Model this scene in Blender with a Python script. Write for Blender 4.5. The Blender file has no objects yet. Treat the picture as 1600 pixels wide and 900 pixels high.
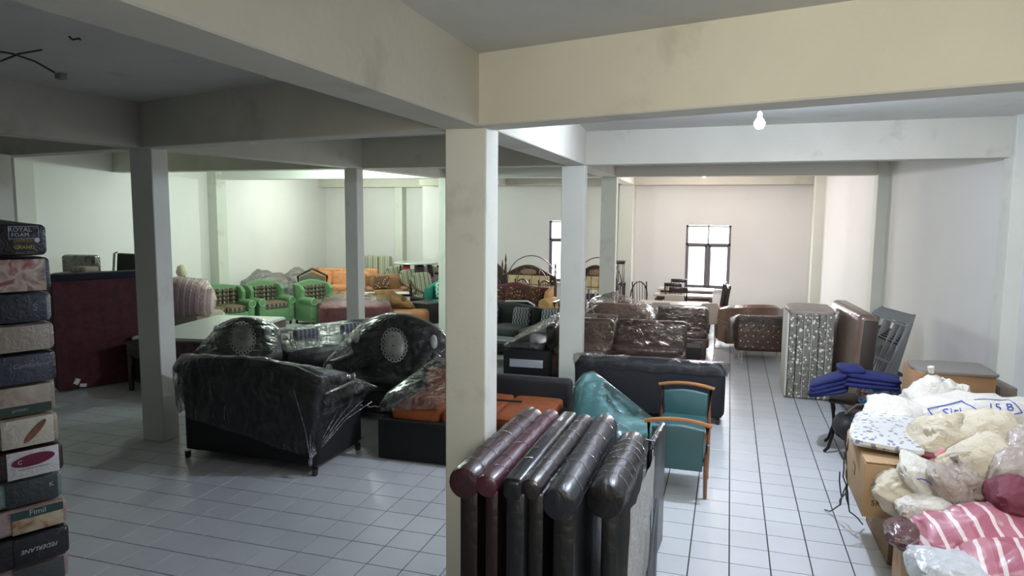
import bpy, bmesh, math, random
from mathutils import Vector, Matrix, Euler, noise
random.seed(7)
PI = math.pi
S = bpy.context.scene
COL = S.collection

# ---------------------------------------------------------------- camera
CAM_H = 2.67
YAW, PITCH, ROLL, FPX = .3004, .1067, .0085, 1093.6
F0 = Vector((-math.sin(YAW), math.cos(YAW), 0)); R0 = Vector((math.cos(YAW), math.sin(YAW), 0)); U0 = Vector((0, 0, 1))
FW = F0*math.cos(PITCH) - U0*math.sin(PITCH); UP = U0*math.cos(PITCH) + F0*math.sin(PITCH)
RT = R0*math.cos(ROLL) + UP*math.sin(ROLL); UP = UP*math.cos(ROLL) - R0*math.sin(ROLL)
O = Vector((0, 0, CAM_H))
cd = bpy.data.cameras.new('camera'); cam = bpy.data.objects.new('camera', cd); COL.objects.link(cam)
cd.sensor_width = 36; cd.lens = 36*FPX/1600; cd.clip_end = 200; cd.clip_start = .05
cam.matrix_world = Matrix(((RT.x, UP.x, -FW.x, 0), (RT.y, UP.y, -FW.y, 0), (RT.z, UP.z, -FW.z, CAM_H), (0, 0, 0, 1)))
S.camera = cam

def ray(x, y): return FW + RT*((x-800)/FPX) - UP*((y-450)/FPX)
def atz(x, y, z=0.):
    d = ray(x, y); return O + d*((z-CAM_H)/d.z)
def aty(x, y, Y):
    d = ray(x, y); return O + d*(Y/d.y)
def pix(p):
    v = Vector(p) - O; z = v.dot(FW); return 800+FPX*v.dot(RT)/z, 450-FPX*v.dot(UP)/z, z

# ---------------------------------------------------------------- world, lamps, exposure
def srgb(h):
    h = h.lstrip('#'); r = [int(h[i:i+2], 16)/255 for i in (0, 2, 4)]
    return tuple(v/12.92 if v <= .04045 else ((v+.055)/1.055)**2.4 for v in r) + (1,)
W = bpy.data.worlds.new('world'); S.world = W; W.use_nodes = True
wn = W.node_tree; wn.nodes['Background'].inputs[0].default_value = srgb('#eef4ff'); wn.nodes['Background'].inputs[1].default_value = 5.0
S.view_settings.view_transform = 'Standard'; S.view_settings.look = 'None'; S.view_settings.gamma = 1; S.view_settings.exposure = 0.5
def area(name, loc, aim, sx, sy, power, col, spread=PI):
    l = bpy.data.lights.new(name, 'AREA'); l.shape = 'RECTANGLE'; l.size = sx; l.size_y = sy; l.energy = power; l.color = srgb(col)[:3]; l.spread = spread
    o = bpy.data.objects.new(name, l); COL.objects.link(o); o.location = loc
    o.rotation_euler = (Vector(aim)-Vector(loc)).to_track_quat('-Z', 'Y').to_euler(); return o
def lamp(name, loc, power, col, r):
    l = bpy.data.lights.new(name, 'POINT'); l.energy = power; l.color = srgb(col)[:3]; l.shadow_soft_size = r
    o = bpy.data.objects.new(name, l); COL.objects.link(o); o.location = loc; return o
area('near_fill_light', (.5, -3.2, 2.9), (.3, 6, 2.95), 1.3, 1.1, 27, '#fff8e6', math.radians(62))       # added warm fill from behind the camera; narrow spread spares the left bay
area('far_window_daylight_right', (-.52, 19.05, 1.6), (-.6, 12, .8), 1.1, 1.6, 70, '#f4f6ff')
area('far_window_daylight_left', (-4.3, 19.05, 1.7), (-4.3, 12, .8), 1.0, 1.6, 50, '#f4f6ff')
BULBS = [((1187, 187), 3.55, 240, '#dce8ff'), ((510, 270), 3.46, 170, '#e6fff0')]
HIDDEN_BULBS = [((-.6, 16.4, 3.58), 95, '#fff0ea'), ((-9.9, 17.2, 3.60), 130, '#f0fff2')]  # both out of view; the second is added to brighten the left wall

# ---------------------------------------------------------------- materials
MATS = {}
def nodemat(name):
    m = bpy.data.materials.new(name); m.use_nodes = True; nt = m.node_tree
    return m, nt, nt.nodes['Principled BSDF']
def M(col, rough=.6, metal=0., bump=0., bscale=40., var=0., vscale=4., coat=0., wrinkle=0., stretch=(1, 1, 1), spec=.5, dirt=None):
    key = (col, rough, metal, bump, bscale, var, vscale, coat, wrinkle, stretch, spec, dirt)
    if key in MATS: return MATS[key]
    m, nt, b = nodemat('mat_%d' % len(MATS)); N = nt.nodes; L = nt.links
    c = srgb(col); b.inputs['Base Color'].default_value = c; b.inputs['Roughness'].default_value = rough; b.inputs['Metallic'].default_value = metal
    b.inputs['Coat Weight'].default_value = coat; b.inputs['Coat Roughness'].default_value = .12; b.inputs['Specular IOR Level'].default_value = spec
    tc = N.new('ShaderNodeTexCoord'); mp = N.new('ShaderNodeMapping'); mp.inputs['Scale'].default_value = stretch; L.new(tc.outputs['Object'], mp.inputs[0])
    if var or dirt:
        n = N.new('ShaderNodeTexNoise'); n.inputs['Scale'].default_value = vscale; n.inputs['Detail'].default_value = 6; L.new(mp.outputs[0], n.inputs['Vector'])
        r = N.new('ShaderNodeMapRange'); L.new(n.outputs[0], r.inputs[0]); r.inputs[1].default_value = .3; r.inputs[2].default_value = .7
        mx = N.new('ShaderNodeMix'); mx.data_type = 'RGBA'; L.new(r.outputs[0], mx.inputs[0])
        v = var or .2
        mx.inputs[6].default_value = tuple(max(0, x*(1-v)) for x in c[:3])+(1,); mx.inputs[7].default_value = tuple(min(1, x*(1+v*.5)) for x in c[:3])+(1,)
        out = mx.outputs[2]
        if dirt:
            n2 = N.new('ShaderNodeTexNoise'); n2.inputs['Scale'].default_value = 1.6; n2.inputs['Detail'].default_value = 9; n2.inputs['Roughness'].default_value = .65; L.new(tc.outputs['Object'], n2.inputs['Vector'])
            r2 = N.new('ShaderNodeMapRange'); L.new(n2.outputs[0], r2.inputs[0]); r2.inputs[1].default_value = .58; r2.inputs[2].default_value = .8; r2.inputs[4].default_value = .55
            m2 = N.new('ShaderNodeMix'); m2.data_type = 'RGBA'; L.new(r2.outputs[0], m2.inputs[0]); L.new(out, m2.inputs[6]); m2.inputs[7].default_value = srgb(dirt); out = m2.outputs[2]
        L.new(out, b.inputs['Base Color'])
    if bump or wrinkle:
        bp = N.new('ShaderNodeBump'); L.new(bp.outputs[0], b.inputs['Normal'])
        if wrinkle:
            n = N.new('ShaderNodeTexNoise'); n.inputs['Scale'].default_value = bscale; n.inputs['Detail'].default_value = 3; n.inputs['Distortion'].default_value = 1.5
            bp.inputs['Strength'].default_value = wrinkle; bp.inputs['Distance'].default_value = .03
        else:
            n = N.new('ShaderNodeTexNoise'); n.inputs['Scale'].default_value = bscale; n.inputs['Detail'].default_value = 5
            bp.inputs['Strength'].default_value = bump; bp.inputs['Distance'].default_value = .01
        L.new(mp.outputs[0], n.inputs['Vector']); L.new(n.outputs[0], bp.inputs['Height'])
        if wrinkle: L.new(bp.outputs[0], b.inputs['Coat Normal'])
    MATS[key] = m; return m
def vinyl(col, w=.6, sc=9., rough=.28, stretch=(1, 1, 1)): return M(col, rough+.12, 0, 0, sc, .15, 5, .18, w, stretch)
def fabric(col, var=.12, rough=.9): return M(col, rough, 0, .5, 180, var, 12)
def wood(col, rough=.35): return M(col, rough, 0, 0, 40, .35, 3, .3, 0, (1, 1, 8))
def emit(col, s):
    m, nt, b = nodemat('lamp_glow'); b.inputs['Emission Color'].default_value = srgb(col); b.inputs['Emission Strength'].default_value = s; b.inputs['Base Color'].default_value = srgb(col); return m
def pattern(kind, cols, scale=10., rough=.8, coat=0., axis=0, wrinkle=0.):
    key = (kind, tuple(cols), scale, rough, coat, axis, wrinkle)
    if key in MATS: return MATS[key]
    m, nt, b = nodemat('mat_'+kind+str(len(MATS))); N = nt.nodes; L = nt.links; b.inputs['Roughness'].default_value = rough; b.inputs['Coat Weight'].default_value = coat; b.inputs['Coat Roughness'].default_value = .1
    tc = N.new('ShaderNodeTexCoord')
    def mixc(f, a, bb):
        x = N.new('ShaderNodeMix'); x.data_type = 'RGBA'; L.new(f, x.inputs[0])
        for i, s in ((6, a), (7, bb)):
            if isinstance(s, str): x.inputs[i].default_value = srgb(s)
            else: L.new(s, x.inputs[i])
        return x.outputs[2]
    def thr(v, t, op='GREATER_THAN'):
        q = N.new('ShaderNodeMath'); q.operation = op; L.new(v, q.inputs[0]); q.inputs[1].default_value = t; return q.outputs[0]
    if kind in ('stripe', 'plaid'):
        sp = N.new('ShaderNodeSeparateXYZ'); L.new(tc.outputs['Object'], sp.inputs[0])
        def wv(a, sc, ph=0):
            q = N.new('ShaderNodeMath'); q.operation = 'MULTIPLY_ADD'; L.new(sp.outputs[a], q.inputs[0]); q.inputs[1].default_value = sc; q.inputs[2].default_value = ph
            s_ = N.new('ShaderNodeMath'); s_.operation = 'SINE'; L.new(q.outputs[0], s_.inputs[0]); return s_.outputs[0]
        c = mixc(thr(wv(axis, scale), .3), cols[0], cols[1])
        if len(cols) > 2: c = mixc(thr(wv(axis, scale*2.3, 1), .75), c, cols[2])
        if kind == 'plaid': c = mixc(thr(wv(2, scale, .5), .45), c, cols[-1])
    elif kind == 'wave':
        w = N.new('ShaderNodeTexWave'); w.inputs['Scale'].default_value = scale; w.inputs['Distortion'].default_value = 0
        sp = N.new('ShaderNodeSeparateXYZ'); L.new(tc.outputs['Object'], sp.inputs[0])
        q = N.new('ShaderNodeMath'); q.operation = 'MULTIPLY'; L.new(sp.outputs[2], q.inputs[0]); q.inputs[1].default_value = 55
        s_ = N.new('ShaderNodeMath'); s_.operation = 'SINE'; L.new(q.outputs[0], s_.inputs[0])
        q2 = N.new('ShaderNodeMath'); q2.operation = 'MULTIPLY_ADD'; L.new(s_.outputs[0], q2.inputs[0]); q2.inputs[1].default_value = .012; L.new(sp.outputs[0], q2.inputs[2])
        q3 = N.new('ShaderNodeMath'); q3.operation = 'MULTIPLY'; L.new(q2.outputs[0], q3.inputs[0]); q3.inputs[1].default_value = scale
        s2 = N.new('ShaderNodeMath'); s2.operation = 'SINE'; L.new(q3.outputs[0], s2.inputs[0]); c = mixc(thr(s2.outputs[0], .2), cols[0], cols[1])
    elif kind == 'floral':
        c = cols[0]
        for i, cc in enumerate(cols[1:]):
            v = N.new('ShaderNodeTexVoronoi'); v.inputs['Scale'].default_value = scale*(1+.37*i); mp = N.new('ShaderNodeMapping'); mp.inputs['Location'].default_value = (i*3.3, i*1.7, i*2.1); L.new(tc.outputs['Object'], mp.inputs[0]); L.new(mp.outputs[0], v.inputs['Vector'])
            n = N.new('ShaderNodeTexNoise'); n.inputs['Scale'].default_value = scale*3; L.new(tc.outputs['Object'], n.inputs['Vector'])
            q = N.new('ShaderNodeMath'); q.operation = 'MULTIPLY_ADD'; L.new(n.outputs[0], q.inputs[0]); q.inputs[1].default_value = .3; L.new(v.outputs['Distance'], q.inputs[2])
            c = mixc(thr(q.outputs[0], .42, 'LESS_THAN'), c, cc)
    elif kind == 'blotch':
        n = N.new('ShaderNodeTexNoise'); n.inputs['Scale'].default_value = scale; n.inputs['Detail'].default_value = 3; n.inputs['Distortion'].default_value = .8; L.new(tc.outputs['Object'], n.inputs['Vector'])
        r = N.new('ShaderNodeValToRGB'); L.new(n.outputs[0], r.inputs[0]); r.color_ramp.elements[0].position = .35; r.color_ramp.elements[1].position = .68
        r.color_ramp.elements[0].color = srgb(cols[0]); r.color_ramp.elements[1].color = srgb(cols[-1])
        for i, cc in enumerate(cols[1:-1]): e = r.color_ramp.elements.new(.35+.33*(i+1)/(len(cols)-1)); e.color = srgb(cc)
        c = r.outputs[0]
    L.new(c, b.inputs['Base Color'])
    bp = N.new('ShaderNodeBump'); n = N.new('ShaderNodeTexNoise'); n.inputs['Scale'].default_value = 9 if wrinkle else 150; n.inputs['Distortion'].default_value = 1; L.new(tc.outputs['Object'], n.inputs['Vector']); L.new(n.outputs[0], bp.inputs['Height'])
    bp.inputs['Strength'].default_value = wrinkle or .3; bp.inputs['Distance'].default_value = .03 if wrinkle else .005; L.new(bp.outputs[0], b.inputs['Normal'])
    MATS[key] = m; return m
def film(tint='#ffffff', haze=.06, gloss=.16, sc=5., stretch=(1, 1, 1), name='clear_film'):
    key = ('film', tint, haze, gloss, sc, stretch)
    if key in MATS: return MATS[key]
    m = bpy.data.materials.new(name); m.use_nodes = True; nt = m.node_tree; N = nt.nodes; L = nt.links; N.remove(N['Principled BSDF'])
    out = N['Material Output']; tr = N.new('ShaderNodeBsdfTransparent'); gl = N.new('ShaderNodeBsdfGlossy'); gl.inputs['Roughness'].default_value = .16
    df = N.new('ShaderNodeBsdfDiffuse'); df.inputs[0].default_value = srgb(tint)
    tc = N.new('ShaderNodeTexCoord'); mp = N.new('ShaderNodeMapping'); mp.inputs['Scale'].default_value = stretch; L.new(tc.outputs['Object'], mp.inputs[0])
    n = N.new('ShaderNodeTexNoise'); n.inputs['Scale'].default_value = sc; n.inputs['Detail'].default_value = 4; n.inputs['Distortion'].default_value = 2.2; L.new(mp.outputs[0], n.inputs['Vector'])
    bp = N.new('ShaderNodeBump'); bp.inputs['Strength'].default_value = .9; bp.inputs['Distance'].default_value = .05; L.new(n.outputs[0], bp.inputs['Height']); L.new(bp.outputs[0], gl.inputs['Normal'])
    r = N.new('ShaderNodeMapRange'); L.new(n.outputs[0], r.inputs[0]); r.inputs[1].default_value = .45; r.inputs[2].default_value = .75; r.inputs[3].default_value = haze*.06; r.inputs[4].default_value = haze*1.1
    m1 = N.new('ShaderNodeMixShader'); L.new(r.outputs[0], m1.inputs[0]); L.new(tr.outputs[0], m1.inputs[1]); L.new(df.outputs[0], m1.inputs[2])
    m2 = N.new('ShaderNodeMixShader'); fz = N.new('ShaderNodeFresnel'); fz.inputs[0].default_value = 1.5; L.new(bp.outputs[0], fz.inputs['Normal']); fm = N.new('ShaderNodeMath'); fm.operation = 'MULTIPLY'; fm.use_clamp = True; L.new(fz.outputs[0], fm.inputs[0]); fm.inputs[1].default_value = gloss*7; L.new(fm.outputs[0], m2.inputs[0]); L.new(m1.outputs[0], m2.inputs[1]); L.new(gl.outputs[0], m2.inputs[2]); L.new(m2.outputs[0], out.inputs[0])
    MATS[key] = m; return m
CLEAR = film()

# ---------------------------------------------------------------- mesh helpers
def bmnew(): return bmesh.new()
def xf(loc=(0, 0, 0), rot=(0, 0, 0)): return Matrix.Translation(loc) @ Euler(rot).to_matrix().to_4x4()
def box(bm, c, s, rot=(0, 0, 0), bev=0., seg=2):
    r = bmesh.ops.create_cube(bm, size=1); vs = r['verts']
    bmesh.ops.transform(bm, matrix=xf(c, rot) @ Matrix.Diagonal((*s, 1)), verts=vs)
    if bev > 0:
        es = list({e for v in vs for e in v.link_edges}); bmesh.ops.bevel(bm, geom=es, offset=min(bev, min(s)*.49), segments=seg, profile=.5, affect='EDGES')
    return bm
def sq(bm, c, s, e1=.35, e2=.35, rot=(0, 0, 0), nu=20, nv=12, lump=0., seed=0, fn=None):
    """superellipsoid cushion: s = full size"""
    T = xf(c, rot); f = lambda v, e: math.copysign(abs(v)**e, v)
    rows = []
    for j in range(nv+1):
        ph = -PI/2+PI*j/nv; row = []
        for i in range(nu):
            th = 2*PI*i/nu
            p = Vector((f(math.cos(th), e2)*f(math.cos(ph), e1)*s[0]/2, f(math.sin(th), e2)*f(math.cos(ph), e1)*s[1]/2, f(math.sin(ph), e1)*s[2]/2))
            if fn: p = fn(p)
            if lump: p *= 1+lump*noise.noise(p*6+Vector((seed*7.3, seed*1.9, 0)))
            if j in (0, nv) and i: row.append(row[0])
            else: row.append(bm.verts.new(T @ p))
        rows.append(row)
    for j in range(nv):
        for i in range(nu):
            q = [rows[j][i], rows[j][(i+1) % nu], rows[j+1][(i+1) % nu], rows[j+1][i]]
            u = []
            for v in q:
                if v not in u: u.append(v)
            if len(u) > 2:
                try: bm.faces.new(u)
                except ValueError: pass
    return bm
def tube(bm, pts, r=.01, n=6, close=False, taper=None):
    pts = [Vector(p) for p in pts]; rings = []; m = len(pts)
    for i, p in enumerate(pts):
        a = pts[(i-1) % m] if (i or close) else p; b = pts[(i+1) % m] if (i < m-1 or close) else p
        t = (b-a).normalized() if (b-a).length > 1e-6 else Vector((0, 0, 1))
        x = t.cross(Vector((0, 0, 1)))
        if x.length < .05: x = t.cross(Vector((0, 1, 0)))
        x.normalize(); y = t.cross(x); rr = r if taper is None else taper[i]
        rings.append([bm.verts.new(p+x*math.cos(2*PI*k/n)*rr+y*math.sin(2*PI*k/n)*rr) for k in range(n)])
    for i in range(m if close else m-1):
        A = rings[i]; B = rings[(i+1) % m]
        for k in range(n): bm.faces.new((A[k], A[(k+1) % n], B[(k+1) % n], B[k]))
    if not close: bm.faces.new(rings[0][::-1]); bm.faces.new(rings[-1])
    return bm
def prism(bm, poly, d0, d1, axis='y', T=None, bev=0., seg=2):
    """poly of (a,b) extruded along axis: 'y' -> (a,?,b), 'x' -> (?,a,b), 'z' -> (a,b,?)"""
    mk = {'y': lambda a, b, d: (a, d, b), 'x': lambda a, b, d: (d, a, b), 'z': lambda a, b, d: (a, b, d)}[axis]
    A = [bm.verts.new(mk(a, b, d0)) for a, b in poly]; B = [bm.verts.new(mk(a, b, d1)) for a, b in poly]; n = len(poly)
    fs = [bm.faces.new(A), bm.faces.new(B[::-1])]
    for i in range(n): fs.append(bm.faces.new((A[i], B[i], B[(i+1) % n], A[(i+1) % n])))
    bmesh.ops.recalc_face_normals(bm, faces=fs)
    if T is not None: bmesh.ops.transform(bm, matrix=T, verts=A+B)
    if bev:
        es = list({e for f in (fs[0], fs[1]) for e in f.edges}); bmesh.ops.bevel(bm, geom=es, offset=bev, segments=seg, profile=.5, affect='EDGES')
    return bm
def lathe(bm, prof, c=(0, 0, 0), n=16, rot=(0, 0, 0)):
    T = xf(c, rot); rings = [[bm.verts.new(T @ Vector((r*math.cos(2*PI*k/n), r*math.sin(2*PI*k/n), z))) for k in range(n)] for r, z in prof]
    for A, B in zip(rings, rings[1:]):
        for k in range(n): bm.faces.new((A[k], A[(k+1) % n], B[(k+1) % n], B[k]))
    bm.faces.new(rings[0][::-1]); bm.faces.new(rings[-1]); return bm
def link(name, bm, mat, parent=None, smooth=True, loc=None, rot=None, kind=None, label=None):
    bmesh.ops.recalc_face_normals(bm, faces=bm.faces)
    me = bpy.data.meshes.new(name); bm.to_mesh(me); bm.free()
    if isinstance(mat, (list, tuple)):
        for x in mat: me.materials.append(x)
    else: me.materials.append(mat)
    if smooth:
        for p in me.polygons: p.use_smooth = True
        try: me.set_sharp_from_angle(angle=math.radians(42))
        except Exception: pass
    o = bpy.data.objects.new(name, me); COL.objects.link(o)
    if parent is not None: o.parent = parent
    if loc is not None: o.location = loc
    if rot is not None: o.rotation_euler = rot
    if kind: o['kind'] = kind
    if label: o['label'] = label
    return o
def thing(name, label, cat, loc=(0, 0, 0), rz=0., group=None):
    o = bpy.data.objects.new(name, None); COL.objects.link(o); o.empty_display_size = .1
    o.location = loc; o.rotation_euler = (0, 0, rz); o['label'] = label; o['category'] = cat
    if group: o['group'] = group
    return o
def tag(o, label, cat, group=None):
    o['label'] = label; o['category'] = cat
    if group: o['group'] = group
    return o
def dup(root, loc, rz=None, label=None, group=None):
    r = root.copy(); COL.objects.link(r); r.location = loc
    if rz is not None: r.rotation_euler = (0, 0, rz) if not isinstance(rz, tuple) else rz
    if label: r['label'] = label
    if group: r['group'] = group
    def rec(a, b):
        for ch in list(a.children):
            c = ch.copy(); COL.objects.link(c); c.parent = b; rec(ch, c)
    rec(root, r); return r
def bx(name, c, s, mat, parent, rot=(0, 0, 0), bev=.01, seg=2, **k): return link(name, box(bmnew(), c, s, rot, bev, seg), mat, parent, **k)
def cu(name, c, s, mat, parent, rot=(0, 0, 0), e1=.35, e2=.35, **k):
    kk = {a: k.pop(a) for a in ('lump', 'seed', 'nu', 'nv', 'fn') if a in k}
    return link(name, sq(bmnew(), c, s, e1, e2, rot, **kk), mat, parent, **k)
def struct(o): o['kind'] = 'structure'; return o
def wrap(root, name='plastic_wrap', mat=None, pts=(), infl=.012, cuts=3, amp=.006, zmin=.03, only=None, label=None):
    """a taut sheet of clear film pulled over every part of the thing"""
    bm = bmnew()
    for ch in root.children:
        if ch.type != 'MESH' or (only and ch.name.split('.')[0] not in only): continue
        for v in ch.data.vertices:
            p = ch.matrix_basis @ v.co
            if p.z >= zmin: bm.verts.new(p)
    for p in pts: bm.verts.new(p)
    r = bmesh.ops.convex_hull(bm, input=bm.verts)
    kill = list({g for g in r['geom_interior']+r['geom_unused'] if isinstance(g, bmesh.types.BMVert)})
    if kill: bmesh.ops.delete(bm, geom=kill, context='VERTS')
    bmesh.ops.dissolve_limit(bm, angle_limit=math.radians(4), verts=bm.verts, edges=bm.edges)
    bmesh.ops.triangulate(bm, faces=bm.faces)
    for _ in range(cuts):
        es = [e for e in bm.edges if e.calc_length() > .14]
        if es: bmesh.ops.subdivide_edges(bm, edges=es, cuts=1); bmesh.ops.triangulate(bm, faces=[f for f in bm.faces if len(f.verts) > 3])
    bm.normal_update()
    for v in bm.verts:
        v.co += v.normal*(infl+amp*noise.noise(v.co*7)*2+amp*noise.noise(Vector((v.co.x*3, v.co.y*3, v.co.z*14))))
    bot = [f for f in bm.faces if f.normal.z < -.8]
    if bot: bmesh.ops.delete(bm, geom=bot, context='FACES')
    me = bpy.data.meshes.new(name); bm.to_mesh(me); bm.free(); me.materials.append(mat or CLEAR)
    for p in me.polygons: p.use_smooth = True
    o = bpy.data.objects.new(name, me); COL.objects.link(o); o.parent = root
    if label: o['label'] = label
    return o
def text(body, size, mat, parent, loc, rot, name='lettering', ext=.0008, align='CENTER', shear=0.):
    cu_ = bpy.data.curves.new(name, 'FONT'); cu_.body = body; cu_.size = size; cu_.extrude = ext; cu_.align_x = align; cu_.align_y = 'CENTER'; cu_.shear = shear; cu_.materials.append(mat); cu_.resolution_u = 2
    o = bpy.data.objects.new(name+'_curve', cu_); COL.objects.link(o)
    bpy.context.view_layer.update(); me = bpy.data.meshes.new_from_object(o); bpy.data.objects.remove(o)
    t = bpy.data.objects.new(name, me); COL.objects.link(t); t.parent = parent; t.location = loc; t.rotation_euler = rot; return t
def arc(cx, cz, rx, rz, a0, a1, n): return [(cx+rx*math.cos(a0+(a1-a0)*i/n), cz+rz*math.sin(a0+(a1-a0)*i/n)) for i in range(n+1)]
# ================================================================ THE SETTING
PAINT = M('#d6d7cd', .85, 0, .15, 25, .05, 1.2, dirt='#9b958a')
CEILM = M('#cdccc4', .9, 0, .2, 20, .07, 1.0, dirt='#8f897d')
WALLM = M('#dfddda', .85, 0, .1, 20, .04, .8)
BEAMM = M('#c9c6b9', .9, 0, .25, 22, .08, 1.3, dirt='#857c6c')
def quad(name, pts, th, mat, smooth=False, up=1):
    """slab from 4 bottom corners, thickened upward"""
    bm = bmnew(); A = [bm.verts.new(p) for p in pts]; B = [bm.verts.new(Vector(p)+Vector((0, 0, th*up))) for p in pts]
    bm.faces.new(A); bm.faces.new(B[::-1])
    for i in range(4): bm.faces.new((A[i], B[i], B[(i+1) % 4], A[(i+1) % 4]))
    return link(name, bm, mat, smooth=smooth)
def wallseg(name, a, b, th, z0, z1, mat, holes=(), parent=None):
    """wall from a to b (xy), thickness th to the left of a->b; holes (s0,s1,z0,z1) along it"""
    a = Vector((*a, 0)); b = Vector((*b, 0)); d = (b-a); Ln = d.length; d.normalize(); n = Vector((-d.y, d.x, 0)); bm = bmnew()
    xs = sorted({0, Ln, *[h[0] for h in holes], *[h[1] for h in holes]})
    for s0, s1 in zip(xs, xs[1:]):
        cuts = [(z0, z1)]
        for h in holes:
            if h[0] <= s0+1e-6 and h[1] >= s1-1e-6: cuts = [(z0, h[2]), (h[3], z1)]
        for c0, c1 in cuts:
            m = a+d*(s0+s1)/2+n*th/2; box(bm, (m.x, m.y, (c0+c1)/2), (s1-s0, th, c1-c0), (0, 0, math.atan2(d.y, d.x)))
    return link(name, bm, mat, parent, smooth=False)
YF = 19.2
# floor: dark bed with ceramic tiles laid on it
fl = struct(bx('floor', (-4.5, 8.5, -.03), (24, 26, .04), M('#1f1e1c', .9), None, bev=0, smooth=False))
# walls
wf = struct(wallseg('wall_far', (-8.75, YF), (2.4, YF), .25, 0, 4.1, WALLM, holes=[(-4.86+8.75, -3.86+8.75, .75, 2.46), (-1.11+8.75, .03+8.75, .72, 2.39)]))
struct(wallseg('wall_far_recess', (-13.2, 20.4), (-8.5, 20.4), .25, 0, 4.1, WALLM))
struct(bx('wall_far_return', (-8.64, 19.93, 2.05), (.2, .96, 4.1), WALLM, None, bev=0, smooth=False))
struct(wallseg('wall_right', (4.9, 1.0), (1.9, YF+.2), -.25, 0, 4.1, WALLM))
struct(wallseg('wall_right_near', (4.9, -4), (4.9, 1.0), -.25, 0, 4.1, WALLM))
struct(wallseg('wall_left', (-11.3, -4), (-11.3, 7), .25, 0, 4.1, WALLM))
struct(wallseg('wall_left_far', (-11.3, 7), (-12.8, 20.5), .25, 0, 4.1, WALLM))
struct(wallseg('wall_back', (-13.6, -4), (5.2, -4), -.25, 0, 4.1, WALLM))
def beam(name, a, b, w, top, za=None, mat=None):
    """beam whose front bottom edge runs a->b (3D); w to the left of a->b; top height"""
    a = Vector(a); b = Vector(b); d = Vector((b.x-a.x, b.y-a.y, 0)).normalized(); n = Vector((-d.y, d.x, 0))*w; bm = bmnew()
    lo = [a, b, b+n, a+n]; hi = [Vector((p.x, p.y, top)) for p in lo]
    A = [bm.verts.new(p) for p in lo]; B = [bm.verts.new(p) for p in hi]
    bm.faces.new(A[::-1]); bm.faces.new(B)
    for i in range(4): bm.faces.new((A[i], A[(i+1) % 4], B[(i+1) % 4], B[i]))
    bmesh.ops.bevel(bm, geom=[e for e in bm.edges if abs((e.verts[0].co-e.verts[1].co).z) < .4], offset=.008, segments=1, affect='EDGES')
    return struct(link(name, bm, mat or BEAMM, smooth=False))
P1 = Vector((-1.84, 4.4, 3.225)); P2 = Vector((-6.46, 6.32, 3.35))
T = 3.95
beam('trim_1', P2, P1, .25, T)                                           # cross beam between the two near pillars
beam('trim_2', P1, (4.5, 1.80, 3.14), .25, T)                            # and on to the right wall
beam('trim_3', (-11.4, 7.2, 3.34), P2, .25, T)
beam('trim_4', (-1.47, -3.9, 3.19), (-1.56, 4.4, 3.22), .29, T)          # towards the camera
beam('trim_5', (-6.95, -3.9, 3.33), (-6.17, 6.32, 3.35), .29, T)
beam('trim_6', (-1.55, 4.55, 3.23), (-2.12, 10.55, 3.4), .33, T)
beam('trim_7', (-2.12, 10.5, 3.4), (-2.27, 14.5, 3.42), .33, T)
beam('trim_8', (-2.27, 14.5, 3.42), (-2.46, YF, 3.43), .3, T)
beam('trim_9', (-6.17, 6.4, 3.35), (-5.98, 10.75, 3.4), .28, T)
beam('trim_10', (-5.98, 10.75, 3.4), (-5.98, 14.3, 3.42), .28, T)
beam('trim_11', (-5.98, 14.3, 3.42), (-5.98, YF, 3.43), .28, T); beam('trim_31', (-12.9, 19.9, 3.44), (-8.75, 19.9, 3.44), .5, T)
beam('trim_12', (-11.9, 11.1, 3.41), (-6.37, 10.71, 3.4), .3, T)
beam('trim_13', (-6.37, 10.71, 3.4), (-2.49, 10.58, 3.4), .3, T)
beam('trim_14', (-2.49, 10.58, 3.4), (3.6, 10.1, 3.4), .3, T)
beam('trim_15', (-12.3, 14.3, 3.42), (2.9, 14.4, 3.42), .3, T, mat=WALLM)
beam('trim_16', (-8.6, YF-.55, 3.43), (2.3, YF-.55, 3.43), .3, T)
# ceiling: two near bays hang lower, the deeper ones sit at 3.9
def c1z(x): return 3.68-.034*(x+1.84)
ce = struct(quad('ceiling', [(-13.4, 4.0, 3.9), (4.9, 4.0, 3.9), (4.9, YF+1.4, 3.9), (-13.4, YF+1.4, 3.9)], .2, CEILM))
def lineY(x): return P1.y+.20-(x-P1.x)*.4156
o = quad('ceiling_bay', [(-13.4, -4, c1z(-13.4)), (-1.7, -4, c1z(-1.7)), (-1.7, lineY(-1.7), c1z(-1.7)), (-13.4, lineY(-13.4), c1z(-13.4))], .05, CEILM); struct(o)
o = quad('ceiling_bay', [(-1.7, -4, c1z(-1.7)), (4.9, -4, c1z(4.9)), (4.9, lineY(4.9), c1z(4.9)), (-1.7, lineY(-1.7), c1z(-1.7))], .05, CEILM); struct(o)
# pillars (free standing) and pilasters
def pillar(name, x0, y0, x1, y1, z, lean=0.):
    bm = bmnew(); box(bm, ((x0+x1)/2, (y0+y1)/2, z/2), (x1-x0, y1-y0, z), bev=.008, seg=1); return struct(link(name, bm, PAINT, smooth=False))
pillar('trim_17', -1.84, 4.4, -1.55, 4.66, 3.23)
pillar('trim_18', -6.46, 6.32, -6.15, 6.56, 3.36)
pillar('trim_19', -6.34, 10.71, -6.10, 10.93, 3.4)
pillar('trim_20', -2.49, 10.55, -2.13, 10.75, 3.4)
pillar('trim_21', -2.58, 14.5, -2.26, 14.7, 3.42)
pillar('trim_22', -6.14, 14.3, -5.86, 14.5, 3.42)
pillar('trim_23', -2.83, YF-.55, -2.46, YF+.01, 3.5)
pillar('trim_24', -10.12, 20.1, -9.86, 20.45, 3.5)
def rwx(y): return 4.9-3.0*(y-1)/(YF-.8)
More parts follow.
